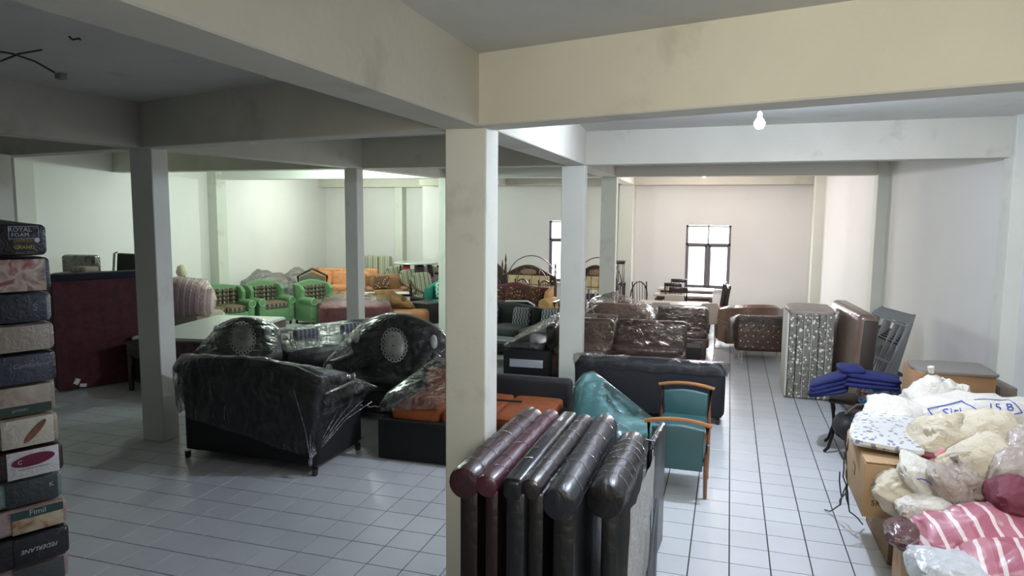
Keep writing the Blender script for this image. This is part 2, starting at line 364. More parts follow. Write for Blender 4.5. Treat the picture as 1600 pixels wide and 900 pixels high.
for i, (y, w) in enumerate(((10.0, .16), (14.3, .17), (18.1, .2))):
    pillar('trim_%d' % (25+i), rwx(y)-w-.02, y, rwx(y)+.1, y+.35, 4.0)
def lwx(y): return -11.3-1.5*(y-7)/13.5
for i, (y, w) in enumerate(((8.7, .2), (14.1, .26))):
    pillar('trim_%d' % (28+i), lwx(y)-.1, y, lwx(y)+w, y+.35, 4.0)
pillar('trim_30', -9.05, 6.5, -8.8, 6.75, 3.36)
# windows: frame, casements and panes
FRM = M('#6c6467', .5, 0, 0, 40, .1)
GLS = film('#ffffff', .02, .06, 3., name='window_glass')
def window(n, x0, x1, z0, z1):
    w = bpy.data.objects.new('window_%d' % n, None); COL.objects.link(w); w['kind'] = 'structure'; w.location = ((x0+x1)/2, YF+.06, z0)
    W_, H_ = x1-x0, z1-z0; zt = H_*.70; f = .055
    bm = bmnew(); box(bm, (-W_/2+f/2, 0, H_/2), (f, .1, H_)); box(bm, (W_/2-f/2, 0, H_/2), (f, .1, H_)); box(bm, (0, 0, f/2), (W_, .1, f)); box(bm, (0, 0, H_-f/2), (W_, .1, f*.6)); box(bm, (0, 0, zt), (W_, .1, f)); box(bm, (0, 0, (H_+zt)/2), (f*.6, .1, H_-zt)); box(bm, (0, 0, zt/2), (f, .1, zt))
    link('window_frame', bm, FRM, w, smooth=False)
    for s in (-1, 1):
        bm = bmnew(); cx = s*W_/4; cw = W_/2-f*1.2
        for dx in (-1, 1): box(bm, (cx+dx*(cw/2-.02), -.01, zt/2), (.05, .05, zt-f))
        for z in (f/2+.03, zt-f/2-.02): box(bm, (cx, -.01, z), (cw, .05, .05))
        c = link('casement', bm, FRM, w, smooth=False)
        link('pane', box(bmnew(), (cx, .0, zt/2), (cw-.06, .006, zt-.1)), GLS, c, smooth=False)
        link('pane', box(bmnew(), (cx, 0, (zt+H_)/2), (W_/2-f, .006, H_-zt-f)), GLS, w, smooth=False)
    bx('window_sill', (0, -.08, -.02), (W_+.06, .16, .04), WALLM, w)
window(1, -1.11, .03, .72, 2.39); window(2, -4.86, -3.86, .75, 2.46)
# neighbour's house outside the window
hs = thing('neighbour_house', 'washed out pale house with blue roof outside the far window', 'house', (-1.5, 31, -2.6))
bx('wall', (0, 0, 1.2), (9, 5, 2.4), M('#f5f2ec', .9), hs, smooth=False)
link('roof', prism(bmnew(), [(-3.2, 2.4), (3.2, 2.4), (0, 3.7)], -5, 5, 'x'), M('#9fd0ee', .6), hs, smooth=False)
# bulbs
bulbsets = [(tuple(atz(*p, z)), pw, c) for p, z, pw, c in BULBS]+HIDDEN_BULBS
BL = ['glowing white bulb under the ceiling between the first and second cross beams', 'glowing bulb under the beam left of the middle pillar', 'glowing bulb in the far bay in front of the window', 'added unseen bulb above the orange sofa hidden by the middle pillar']
for (loc, pw, colr), lab in zip(bulbsets, BL):
    t = thing('light_bulb', lab, 'lamp', loc, group='ceiling bulbs')
    link('bulb', lathe(bmnew(), [(.008, -.085), (.03, -.078), (.048, -.05), (.05, -.03), (.035, 0), (.02, .02)], n=14), emit(colr, 45), t)
    top = (3.9-loc[2]); link('socket', lathe(bmnew(), [(.022, .02), (.024, .06), (.012, .07), (.006, top), (.004, top)], n=10), M('#e8e8e6', .5), t)
    l = bpy.data.lights.new('bulb_light', 'POINT'); l.energy = pw; l.color = srgb(colr)[:3]; l.shadow_soft_size = .055; lo = bpy.data.objects.new('bulb_light', l); COL.objects.link(lo); lo.location = (loc[0], loc[1], loc[2]-.14)
# ceiling cables and junction box near the camera
cb = atz(95, 120, 3.52); t = thing('junction_box', 'small grey electrical junction box hanging from cables on near ceiling', 'electrical box', tuple(cb)); bx('box_body', (0, 0, 0), (.06, .05, .035), M('#77756d', .7), t); bx('box_lid', (0, 0, .02), (.064, .054, .006), M('#8c8a80', .7), t)
def cable(pl, lab, r=.006):
    pts = [atz(*p) for p in pl]; return tag(link('ceiling_cable', tube(bmnew(), pts, r), M('#1d1b1a', .6)), lab, 'cable', 'loose ceiling cables')
cable([(-40, 100, 3.5), (0, 96, 3.54), (30, 84, 3.6), (65, 78, 3.7)], 'upper black cable crossing bare ceiling near camera')
cable([(-20, 78, 3.62), (20, 84, 3.62), (55, 96, 3.6), (93, 118, 3.535)], 'black cable running down to the junction box')
t = tag(link('cable_hook', tube(bmnew(), [atz(108, 57, 3.72), atz(113, 62, 3.70), atz(124, 60, 3.70), atz(126, 63, 3.69)], .006), M('#3a3430', .7)), 'short dark wire stub on near ceiling', 'wire')
# ================================================================ STACKED FOAM MATTRESSES (left edge)
def lab(name, x0, x1, z0, z1, y, mat, parent): return link(name, box(bmnew(), ((x0+x1)/2, y, (z0+z1)/2), (x1-x0, .004, z1-z0), bev=.0), mat, parent, smooth=False)
ST = Vector((-4.52, 3.69, 0)); ang = math.radians(65)       # the face runs back-left to camera; local +X points along the face to its right end
def zr(y): return aty(100, y, ST.y).z
WHT = M('#e9e6de', .5)
rowsM = [ # y top, y bottom, body colour, label colours, label
 (350, 399, '#15171f', '#1c1a20', 'black plastic-wrapped foam mattress with a gold lettered label on top of the stack', 0),
 (401, 455, '#1f2733', None, 'dark blue wrapped mattress with pinkish floral label, second from top', 0),
 (456, 502, '#6f7a79', '#262b36', 'grey-green wrapped mattress with navy label below the pink labelled one', .03),
 (503, 546, '#8a7572', '#a79a8b', 'dusty pink wrapped mattress with beige label above the navy one', .02),
 (547, 594, '#1d2129', '#3d424d', 'dark navy wrapped mattress with flowing script label', 0),
 (595, 642, '#8b7d6c', None, 'tan wrapped mattress with green-banded label', .01),
 (643, 689, '#a38f7a', '#cfc6b2', 'beige wrapped mattress with brown leaf-shaped print', 0),
 (690, 734, '#2c1014', '#d9d3cf', 'dark red wrapped mattress with white label and magenta oval', .02),
 (736, 776, '#6f837f', '#3a3f40', 'pale teal wrapped mattress with dark label below the magenta oval', .03),
 (778, 816, '#a48a86', None, 'pink wrapped mattress with teal banner label near bottom of stack', .05),
 (818, 862, '#17181b', '#232326', 'black wrapped mattress with upside-down white lettering near bottom', .03),
 (864, 912, '#a0867e', '#4c5050', 'pink wrapped mattress with grey label, lowest one in view', .05),
]
zb = 0.0
for i, (y0, y1, col, lc, labl, dx) in enumerate(rowsM):
    z1 = zr(y0); z0 = max(.002, zr(y1)); 
    t = thing('packed_mattress', labl, 'mattress', (ST.x+.02*math.sin(i*2.1), ST.y, z0), ang, 'wrapped mattresses stacked at the left edge')
    hh = z1-z0-.006; bm = bmnew(); Wd = 1.5
    box(bm, (-Wd/2+dx*.5, .55, hh/2), (Wd, 1.1, hh), (0, 0, 0), .035, 3)
    bmesh.ops.subdivide_edges(bm, edges=[e for e in bm.edges if e.calc_length() > .3], cuts=5, use_grid_fill=True)
    for v in bm.verts: v.co += Vector((0, .008*noise.noise(v.co*9+Vector((i, 0, 0))), (.012 if i else 0)*noise.noise(v.co*5)*(1 if .03 < v.co.z < hh-.03 else 0)))
    if i == 0:
        for v in bm.verts:
            if v.co.z > hh*.6: v.co.z += .13*max(0, math.sin(min(1, max(0, -v.co.x/1.2))*PI*.5))*max(0, min(1, v.co.y/.35))
    link('foam_body', bm, vinyl(col, .5, 7, .3, (1, 1, 3)), t)
    xl = -.345+dx*.5; xr = -.035+dx*.5
    if i == 1: lm = pattern('blotch', ['#5d4a45', '#a8937f', '#c9b3a4', '#8c3f44', '#6b7568'], 7, .35, .6)
    elif i == 5: lm = pattern('blotch', ['#9c8c7c', '#b8a796', '#7d6c62'], 5, .35, .6)
    elif i == 9: lm = pattern('blotch', ['#c5bd9e', '#b99c7a', '#7a4a35'], 8, .35, .6)
    else: lm = vinyl(lc, .4, 12, .3)
    link('printed_label', box(bmnew(), ((xl+xr)/2, -.003, hh/2), (xr-xl, .012, hh*.93), bev=.004), lm, t, label=None)
    TR = (PI/2, 0, 0); ty = -.0105; mx = (xl+xr)/2
    if i == 0:
        text('ROYAL', .042, M('#b8bcc6', .5), t, (mx+.03, ty, hh*.84), TR); text('FOAM', .038, M('#b8bcc6', .5), t, (mx+.03, ty, hh*.67), TR)
        fr = bmnew()
        for s in ((mx+.05, hh*.95, .17, .004), (mx+.05, hh*.55, .17, .004)): box(fr, (s[0], ty, s[1]), (s[2], .002, s[3]))
        for s in (-.085, .085): box(fr, (mx+.05+s, ty, hh*.75), (.004, .002, hh*.4))
        link('label_frame', fr, M('#9da2ae', .5), t, smooth=False)
        text('KABOR BUSA', .02, M('#b29a3c', .5), t, (mx+.05, ty, hh*.48), TR); text('GRAND', .034, M('#d0b440', .5), t, (mx+.05, ty, hh*.27), TR); text('EXCLUSIVE', .022, M('#8b8172', .5), t, (mx+.05, ty, hh*.08), TR)
        link('white_dot', lathe(bmnew(), [(.016, 0), (.016, .003)], (xr-.03, ty, hh*.5), 14, (PI/2, 0, 0)), M('#d5d8dc', .5), t); link('orange_dot', lathe(bmnew(), [(.024, 0), (.024, .003)], (xl+.04, ty, hh*.86), 14, (PI/2, 0, 0)), M('#a26a55', .5), t)
    if i == 2: text('S', .07, M('#7d8896', .5), t, (xr-.07, ty, hh*.5), TR)
    if i == 4: text('Comforlane', .044, M('#8f96a4', .45), t, (mx+.03, ty, hh*.62), TR, shear=.35)
    if i == 5:
        link('green_band', box(bmnew(), (mx, ty, hh*.2), (xr-xl, .003, hh*.3), bev=0), M('#2f4237', .4), t); text('protec', .035, M('#8fa393', .5), t, (mx-.03, ty-.003, hh*.22), TR)
    if i == 6: link('leaf_print', sq(bmnew(), (mx+.04, ty, hh*.5), (.05, .004, .20), 1, 1, (0, .75, 0)), pattern('blotch', ['#4a2a1d', '#7a4b33', '#96694b'], 14, .4, .4), t)
    if i == 7:
        link('oval_print', sq(bmnew(), (mx, ty, hh*.62), (.26, .004, .085), 1, 1, (0, -.08, 0)), M('#6b1736', .35), t); text('C', .04, M('#e0c8d0', .5), t, (mx-.08, ty-.003, hh*.6), TR)
        link('print_line', box(bmnew(), (mx, ty, hh*.34), (.18, .002, .004)), M('#5a565a', .5), t, smooth=False)
    if i == 8: text('K', .045, M('#b9bfc0', .5), t, (xr-.04, ty, hh*.6), TR)
    if i == 9:
        link('teal_banner', box(bmnew(), (mx, ty, hh*.78), (xr-xl, .003, hh*.32), bev=0), M('#2c4a46', .4), t); text('Fimil', .055, M('#b8c2bf', .45), t, (mx, ty-.003, hh*.8), TR)
    if i == 10: text('FEDERLANE', .042, M('#c9c9c9', .45), t, (mx, ty, hh*.5), (PI/2, PI, 0), shear=.25)
bx('foam_body', (0, 0, 0), (.01, .01, .01), WHT, None) if 0 else None

# ================================================================ MAROON MATTRESS ON EDGE, LEFT
a = atz(95, 614); b = atz(222, 594); d = (b-a); rz = math.atan2(d.y, d.x)
t = thing('quilted_mattress', 'dark maroon quilted mattress standing on its side behind the left pillar', 'mattress', tuple((a+b)/2), rz)
Lm = d.length+.25; hm = 1.72
bx('mattress_core', (.1, .13, hm/2), (Lm, .24, hm-.05), M('#3a0d16', .75), t, bev=.03)
bm = bmnew(); nx, nz = 36, 30; vv = []
for i in range(nx+1):
    for k in range(nz+1):
        x_ = .1-Lm/2+Lm*i/nx; z_ = .03+(hm-.12)*k/nz; q_ = Vector((x_*9+z_*4, z_*9-x_*3, 0)); vv.append(bm.verts.new((x_, .003-.012*abs(noise.noise(q_))-.008*abs(math.sin(x_*14)*math.sin(z_*14)), z_)))
for i in range(nx):
    for k in range(nz): bm.faces.new([vv[i*(nz+1)+k], vv[(i+1)*(nz+1)+k], vv[(i+1)*(nz+1)+k+1], vv[i*(nz+1)+k+1]])
link('quilted_cover', bm, pattern('blotch', ['#3a0610', '#480a16', '#560f1d'], 14, .65), t)
bx('navy_border', (.1, .12, hm-.04), (Lm+.01, .27, .1), M('#141a2a', .8), t, bev=.02)
tg = bmnew(); box(tg, (-.35, -.03, .14), (.07, .004, .09), (0, .5, 0)); box(tg, (-.27, -.03, .07), (.09, .004, .05), (0, .15, 0)); link('paper_tag', tg, WHT, t, smooth=False)
# dark wooden table end behind the pillar
p = atz(212, 612); t = thing('dark_cabinet', 'low dark wooden cabinet corner showing beside the left pillar', 'cabinet', (p.x, p.y+.25, 0), .1)
DW = wood('#241713'); bx('cabinet_top', (0, 0, .72), (.34, .55, .04), DW, t); bx('apron', (0, 0, .62), (.3, .5, .16), DW, t)
for sx in (-1, 1):
    for sy in (-1, 1): bx('leg', (sx*.12, sy*.21, .27), (.06, .06, .54), DW, t)

# ================================================================ LOVESEAT (back to the camera)
BLK = M('#08090b', .38, 0, .3, 60, .2, 6, spec=.35); BLKV = vinyl('#090a0c', .35, 12, .22); BLKF = M('#0c0d10', .8, 0, .3, 120, .2, 6)
def block_feet(t, w, d, h=.09, mat=None, ins=.06):
    for sx in (-1, 1):
        for sy in (-1, 1): link('foot', lathe(bmnew(), [(.022, 0), (.03, .01), (.034, h)], (sx*(w/2-ins), sy*(d/2-ins), 0), 10), mat or DW, t)
t = thing('loveseat', 'black two-seat sofa under clear plastic with its back to the camera', 'sofa', (-4.72, 6.40, 0), math.radians(-1))
block_feet(t, 1.72, .95, .08)
bx('sofa_base', (0, .02, .26), (1.66, .86, .36), BLKF, t, bev=.05)
prof = [(-.80, .1), (-.84, .85), (-.90, .93), (-.90, 1.0), (-.82, 1.06)]+[(x, 1.075+.035*math.cos(x*2)) for x in (-.6, -.3, 0, .3, .6)]+[(.82, 1.04), (.90, .98), (.90, .9), (.84, .82), (.80, .1)]
link('backrest', prism(bmnew(), prof, -.44, -.24, 'y', bev=.05, seg=3), BLKF, t)
link('back_roll', tube(bmnew(), [(x, -.40-.02*math.cos(x), z) for x, z in [(-.9, .97), (-.6, 1.07), (-.3, 1.1), (0, 1.11), (.3, 1.1), (.6, 1.07), (.9, .97)]], .05, 10), BLKV, t)
for s in (-1, 1):
    link('arm', prism(bmnew(), [(-.42, .1), (-.42, .62), (-.30, .74), (.36, .72), (.46, .66), (.46, .1)], s*.60, s*.84, 'x', bev=.05, seg=3), BLKF, t)
    link('arm_roll', lathe(bmnew(), [(.085, -.36), (.1, -.3), (.105, .34), (.09, .42), (.06, .43)], (s*.80, .03, .70), 16, (-PI/2, 0, 0)), BLKV, t)
for s in (-1, 1): cu('seat_cushion', (s*.30, .1, .48), (.60, .66, .2), BLKV, t)
wrap(t, pts=[(-.93, -.3, 1.1), (.93, -.3, 1.08), (.98, .5, .72), (-.95, .5, .72), (.72, -.46, .22), (-.86, -.44, .5)], infl=.02, only=('backrest', 'back_roll', 'arm', 'arm_roll'), zmin=.45, cuts=4, amp=.012, mat=film('#e8eef2', .06, .12, 6, (1, 1, .6)), label='clear plastic sheet stretched over the sofa')
bm = bmnew()       # gathered folds of film hanging from the right arm to a knot by the foot
for k in range(9):
    x = .88+.012*k; u = k/8; tube(bm, [(.60+.40*u, -.455+.85*u, .88-.30*u), (.74+.2*u, -.48+.45*u, .5), (.80, -.49+.03*u, .20), (.80, -.485, .14)], .005, 5)
sq(bm, (.80, -.49, .17), (.04, .04, .09), .8, .8)
tube(bm, [(-.88, -.40, .74), (-.9, -.44, .6), (-.86, -.47, .66)], .006, 5)
link('wrap_folds', bm, film('#f4f8ff', .75, .2, 18, (1, 1, 4)), t, kind='stuff')

# ================================================================ CARVED BLACK THRONE SEATS
GREYV = M('#cfcec4', .45, 0, 0, 40, .08)
def throne(label, loc, rz, w, h=1.32, group=None, medx=(0,), seath=.45, med2=True):
    t = thing('throne_sofa', label, 'sofa', loc, rz, group); hw = w/2
    bx('sofa_base', (0, 0, .24), (w*.86, .74, .3), BLKF, t, bev=.04)
    top = [(-hw*.80, .35), (-hw*.86, .62), (-hw*1.0, .80), (-hw*1.02, .95)]
    n = 14
    for i in range(n+1):
        u = -1+2*i/n; top.append((hw*u*.98, 1.0+(h-1.0)*(math.cos(u*PI/2)**.7)))
    top += [(hw*1.02, .95), (hw*1.0, .80), (hw*.86, .62), (hw*.80, .35)]
    link('backrest', prism(bmnew(), top, .22, .40, 'y', bev=.06, seg=3), BLKV, t)
    pl = bmnew()
    for i in range(9):
        u = -.8+1.6*i/8; zt = 1.0+(h-1.0)*(math.cos(u*PI/2)**.7); tube(pl, [(hw*u, .17, zt-.06), (hw*u*.96, .16, zt-.18)], .006, 5)
    link('back_piping', pl, M('#1c1d21', .2), t)
    for mxx in medx:
        md = link('medallion', sq(bmnew(), (mxx, .17, .90), (.30, .09, .37), .8, .8, lump=.0), GREYV, t, label='pale grey tufted oval medallion')
        bm = bmnew()
        for k in range(22):
            a_ = 2*PI*k/22; cx, cz = mxx+.175*math.cos(a_), .90+.21*math.sin(a_); tube(bm, [(cx+.024*math.cos(q), .155, cz+.024*math.sin(q)) for q in [i*PI/3 for i in range(6)]], .007, 5, True)
        link('medallion_trim', bm, GREYV, md)
        bm = bmnew()
        for a_, b_ in ((0, 0), (-.07, .07), (.07, .07), (-.07, -.07), (.07, -.07), (-.11, 0), (.11, 0), (0, .13), (0, -.13)): sq(bm, (mxx+a_, .125+abs(a_)*.2, .90+b_), (.022, .016, .022), 1, 1, nu=8, nv=6)
        link('button', bm, M('#3c3c38', .5), md, kind='stuff')
    for s in (-1, 1):
        link('arm', prism(bmnew(), [(.34, .3), (.34, .68), (-.10, .62), (-.30, .66), (-.40, .60), (-.40, .3), (-.36, .1), (.3, .1)], s*hw*.72, s*hw*.98, 'x', bev=.05, seg=3), BLKV, t)
        link('arm_roll', lathe(bmnew(), [(.07, -.38), (.10, -.36), (.10, .3), (.07, .34)], (s*hw*.9, 0, .64), 14, (-PI/2, 0, 0)), BLKV, t)
        link('arm_rosette', sq(bmnew(), (s*hw*.9, -.385, .64), (.10, .04, .12), .9, .9), GREYV, t, label='pale oval rosette on the arm front')
        link('wing_rosette', sq(bmnew(), (s*hw*.80, .16, .98), (.10, .06, .19), .9, .9), GREYV, t, label='pale oval rosette on the wing')
        link('foot', lathe(bmnew(), [(.03, 0), (.05, .03), (.03, .07), (.05, .1)], (s*hw*.8, -.32, 0), 10), DW, t)
    cu('seat_cushion', (0, -.06, .47), (w*.66, .66, .2), BLKV, t)
    return t
t = throne('large black glossy sofa with high arched back and pale tufted oval', (-4.24, 8.2, 0), math.radians(-2), 1.46, 1.30)
bm = bmnew()
for x in (-.36, -.1, .16, .42): tube(bm, [(x, -.39, .21), (x+.05, -.40, .19), (x+.12, -.39, .21), (x+.2, -.4, .2)], .008, 5)
link('front_trim', bm, GREYV, t)
wrap(t, pts=[(.72, -.42, .5), (.74, .3, .98)], only=('arm', 'arm_roll', 'seat_cushion', 'backrest'), zmin=.5, cuts=4, mat=film('#eef2f6', .05, .12, 7))
t = throne('black glossy armchair with rounded back and pale oval behind the loveseat', (-6.42, 7.95, 0), math.radians(12), .92, 1.17)
wrap(t, pts=[(.62, -.3, .75)], only=('arm_roll', 'backrest'), zmin=.5, cuts=4, mat=film('#eef2f6', .06, .16, 7))

# grey wrapped sofa between them
GRY = M('#45474a', .7, 0, .3, 100, .15, 6); GRYP = pattern('stripe', ['#55575b', '#8d9096'], 90, .6)
t = thing('grey_sofa', 'grey sofa under clear plastic between the two black arched seats', 'sofa', (-6.0, 9.75, 0), math.radians(62))
bx('sofa_base', (0, .0, .24), (1.9, .8, .34), BLKF, t, bev=.03); bx('backrest', (0, .34, .58), (1.9, .2, .52), GRY, t, bev=.07, seg=4)
for k in range(6): bx('back_channel', (-.79+.316*k, .24, .62), (.30, .12, .42), GRY, t, bev=.055, seg=4)
for s in (-1, 1): bx('arm', (s*.90, 0, .36), (.2, .8, .52), BLKF, t, bev=.03)
cu('seat_cushion', (0, -.08, .46), (1.6, .66, .18), GRY, t); cu('throw_cushion', (-.45, .08, .68), (.42, .16, .34), GRYP, t, label='grey finely striped cushion'); cu('throw_cushion', (.40, .1, .68), (.42, .16, .34), GRYP, t, label='grey finely striped cushion')
wrap(t, only=('backrest', 'arm', 'seat_cushion'), zmin=.4, cuts=4, mat=film('#f2f5f8', .16, .07, 5))

# ================================================================ BLACK SOFA WITH ORANGE SEAT
ORG = M('#8f4a22', .75, 0, .6, 30, .25, 9)
t = thing('orange_black_sofa', 'black sofa with orange seat cushions behind the central pillar', 'sofa', (-2.62, 7.22, 0), math.radians(1))
bx('sofa_base', (0, -.02, .23), (1.9, 1.14, .44), BLKF, t, bev=.02); bx('backrest', (.04, .53, .52), (1.84, .18, .50), M('#1a1b1f', .7, 0, .3, 80), t, bev=.05, seg=3)
bx('arm', (-.90, .1, .55), (.14, .95, .26), BLKF, t, bev=.05, seg=3)
for k in range(3): cu('seat_cushion', (-.55+.58*k, -.04, .50), (.57, .98, .16), ORG, t, e1=.4, e2=.18)
cu('back_cushion', (-.52, .36, .66), (.50, .2, .36), ORG, t, (-.3, 0, .2), e1=.5)
link('cushion_strap', tube(bmnew(), [(.05, -.4, .585), (.1, .0, .60), (.5, .02, .60)], .012, 5), M('#26130a', .8), t)
wrap(t, pts=[(-.98, -.55, .52), (-.98, .45, .70), (-.62, .3, .98), (-.1, .5, .86), (-.1, -.5, .62)], only=('arm',), zmin=.2, cuts=4, infl=.01, mat=film('#eef2f6', .14, .14, 8))

# ================================================================ SIX ROLL-TOP VINYL PANELS
def panel(label, top_front, top_back, zt, dia, body, col, tilt=0., colr=None, flat=False, h=None):
    a = atz(*top_front, zt); b = atz(*top_back, zt); d = (b-a); Ln = d.length; rz = math.atan2(d.y, d.x)-PI/2
    t = thing('padded_panel', label, 'bed panel', (a.x, a.y, 0), rz, 'roll-topped vinyl panels leaning in a row')
    v = vinyl(col, .35, 7, .25, (1, .25, 1)); H = zt
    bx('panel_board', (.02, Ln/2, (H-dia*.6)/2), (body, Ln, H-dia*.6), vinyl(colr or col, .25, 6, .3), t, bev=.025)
    if flat: bx('top_roll', (0, Ln/2, H-dia/2), (dia*.9, Ln+.02, dia), v, t, bev=.03, seg=3)
    else:
        bm = lathe(bmnew(), [(dia*.30, -.01), (dia*.46, .0), (dia*.5, .03)]+[(dia*.5*(1+.02*math.sin(k*2.3)), .03+(Ln-.06)*k/14) for k in range(1, 14)]+[(dia*.5, Ln-.03), (dia*.44, Ln), (dia*.2, Ln+.01)], (-.01, 0, H-dia/2), 18, (-PI/2, 0, 0)); link('top_roll', bm, v, t)
    bm = bmnew(); n = 6
    for k in range(n):      # taut wraps of film round the roll
        y = .12+(Ln-.2)*(k+.5*random.random())/n; sk = random.uniform(-.05, .05)
        tube(bm, [(-.01+(dia/2+.004)*math.cos(q), y+sk*math.cos(q), H-dia/2+(dia/2+.004)*math.sin(q)) for q in [PI*(-.15+1.3*j/10) for j in range(11)]], .0022, 4)
    link('film_creases', bm, film('#ffffff', .4, .5, 20), t)
    return t, Ln
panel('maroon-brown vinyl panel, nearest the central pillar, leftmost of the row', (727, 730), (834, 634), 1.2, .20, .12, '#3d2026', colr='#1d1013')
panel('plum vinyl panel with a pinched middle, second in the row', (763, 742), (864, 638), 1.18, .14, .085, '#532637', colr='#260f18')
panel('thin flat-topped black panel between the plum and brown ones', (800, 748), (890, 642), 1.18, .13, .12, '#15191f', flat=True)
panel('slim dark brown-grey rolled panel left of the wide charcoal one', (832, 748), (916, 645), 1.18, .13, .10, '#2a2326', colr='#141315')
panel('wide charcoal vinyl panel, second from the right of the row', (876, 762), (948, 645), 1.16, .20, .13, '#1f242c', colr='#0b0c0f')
t, Ln = panel('black vinyl panel with white fabric side, rightmost of the rolled row', (948, 754), (992, 672), 1.12, .23, .10, '#101113')
bm = bmnew(); nn = 14
for i in range(nn+1):
    for k in range(12):
        y = .05+(Ln-.02)*i/nn; z = .10+(.86-.012*(i % 3))*k/11; bm.verts.new((.12+.012*noise.noise(Vector((y*6, z*6, 1)))+.02*(k/11), y, z))
bm.verts.ensure_lookup_table()
for i in range(nn):
    for k in range(11): bm.faces.new([bm.verts[i*12+k], bm.verts[(i+1)*12+k], bm.verts[(i+1)*12+k+1], bm.verts[i*12+k+1]])
bmesh.ops.solidify(bm, geom=bm.faces, thickness=.006)
link('fabric_lining', bm, M('#dcdcd8', .85, 0, 0, 14, .1, 6, wrinkle=.6), t, label='white non-woven fabric on the side')
fr = bmnew(); tube(fr, [(.17, Ln*.55, 0.02), (.17, Ln*1.0, .62), (.17, Ln*1.0, .02)], .014, 8)
for k in range(5): tube(fr, [(.165, Ln*(.66+.07*k), .02), (.165, Ln*(.66+.07*k), .14+.095*k)], .006, 5)
link('metal_brace', fr, M('#777b80', .35, .8), t)
a = atz(1016, 690, 1.02); t = thing('narrow_board', 'narrow black board with chrome edge standing at the right end of the panels', 'panel', (a.x, a.y, 0), math.radians(-4))
bx('board', (0, .3, .5), (.05, .6, 1.0), BLKV, t, bev=.02); link('chrome_edge', tube(bmnew(), [(.02, -.01, .03), (.02, -.01, .97), (.015, .03, 1.01), (-.05, .05, 1.01)], .014, 8), M('#c9d0d8', .15, 1.), t)

# ================================================================ TEAL CHAIRS WITH WOODEN RAILS
TEAL = M('#365c5f', .45, 0, .15, 60, .08, 6); TW = wood('#8a5a38', .3); TW2 = wood('#a8703f', .3)
def teal_chair(label, loc, rz):
    t = thing('teal_armchair', label, 'chair', loc, rz, 'teal padded chairs with wooden rails'); w = .56
    for s in (-1, 1):
        link('leg', tube(bmnew(), [(s*.27, .27, 0), (s*.265, .24, .40), (s*.27, .29, .82)], .02, 8, taper=[.017, .023, .018]), TW, t)
        link('leg', tube(bmnew(), [(s*.27, -.27, 0), (s*.27, -.25, .42)], .02, 8, taper=[.017, .022]), TW, t)
    bx('seat', (0, -.02, .43), (.50, .54, .09), TEAL, t, bev=.035, seg=3)
    link('backrest', prism(bmnew(), [(-.235, .30), (.235, .30), (.245, .77)]+[(.245-.49*i/8, .77+.035*math.sin(PI*i/8)) for i in range(1, 8)]+[(-.245, .77)], .225, .275, 'y', bev=.02, seg=3), TEAL, t)
    link('top_rail', tube(bmnew(), [(x, .29+.0*x, .835+.045*(1-(x/.3)**2)) for x in (-.31, -.2, -.1, 0, .1, .2, .31)], .024, 8), TW2, t)
    t.scale = (1, 1, .855); return t
nc = atz(1101, 782); ch = teal_chair('teal padded chair with curved wooden rail, nearer one, back to camera', (nc.x-.27, nc.y+.30, 0), PI)
dup(ch, (-.42, 7.80, 0), math.radians(-3), label='teal padded chair with wooden rail facing the camera before navy sofa')
# ================================================================ NAVY SOFA, back to camera
NVY = M('#0d1119', .75, 0, .3, 90, .2, 6)
t = thing('navy_sofa', 'long dark navy sofa in shiny plastic seen from behind', 'sofa', (-.96, 9.48, 0), math.radians(182))
block_feet(t, 1.9, .9, .07); bx('sofa_base', (0, 0, .26), (1.9, .88, .36), NVY, t, bev=.05)
link('backrest', prism(bmnew(), [(-.93, .09), (.93, .09), (.97, .68), (.90, .78), (0, .81), (-.90, .78), (-.97, .68)], .24, .46, 'y', bev=.06, seg=3), NVY, t)
for s in (-1, 1): link('arm', prism(bmnew(), [(.40, .1), (.44, .68), (-.40, .62), (-.44, .1)], s*.76, s*.97, 'x', bev=.06, seg=3), NVY, t)
for s in (-1, 1): cu('seat_cushion', (s*.38, -.05, .48), (.76, .66, .18), NVY, t)
wrap(t, only=('backrest', 'arm'), zmin=.28, cuts=4, infl=.02, amp=.014, pts=[(-1.02, .1, .72), (1.02, .1, .72)], mat=film('#dfe8f2', .05, .10, 6))
# ================================================================ TEAL LOUNGE CHAIR IN PLASTIC
t = thing('teal_lounger', 'teal lounge chair under a peaked sheet of clear plastic', 'chair', (-1.12, 7.28, 0), math.radians(60))
TL = M('#54807f', .5, 0, 0, 14, .08, wrinkle=.3)
bx('seat', (0, -.05, .36), (.75, .75, .2), TL, t, bev=.07, seg=3); link('backrest', prism(bmnew(), [(-.36, .3), (.36, .3), (.20, .84), (.06, .93), (-.06, .93), (-.20, .84)], .28, .38, 'y', bev=.04, seg=3), TL, t)
for s in (-1, 1):
    for q in (-1, 1): link('leg', tube(bmnew(), [(s*.3, q*.3, 0), (s*.3, q*.3, .3)], .02, 6), TW, t)
wrap(t, only=('seat', 'backrest'), zmin=.2, infl=.012, cuts=4, amp=.004, mat=film('#6f9b9b', .7, .12, 2.5), label='cloudy film over the teal chair')
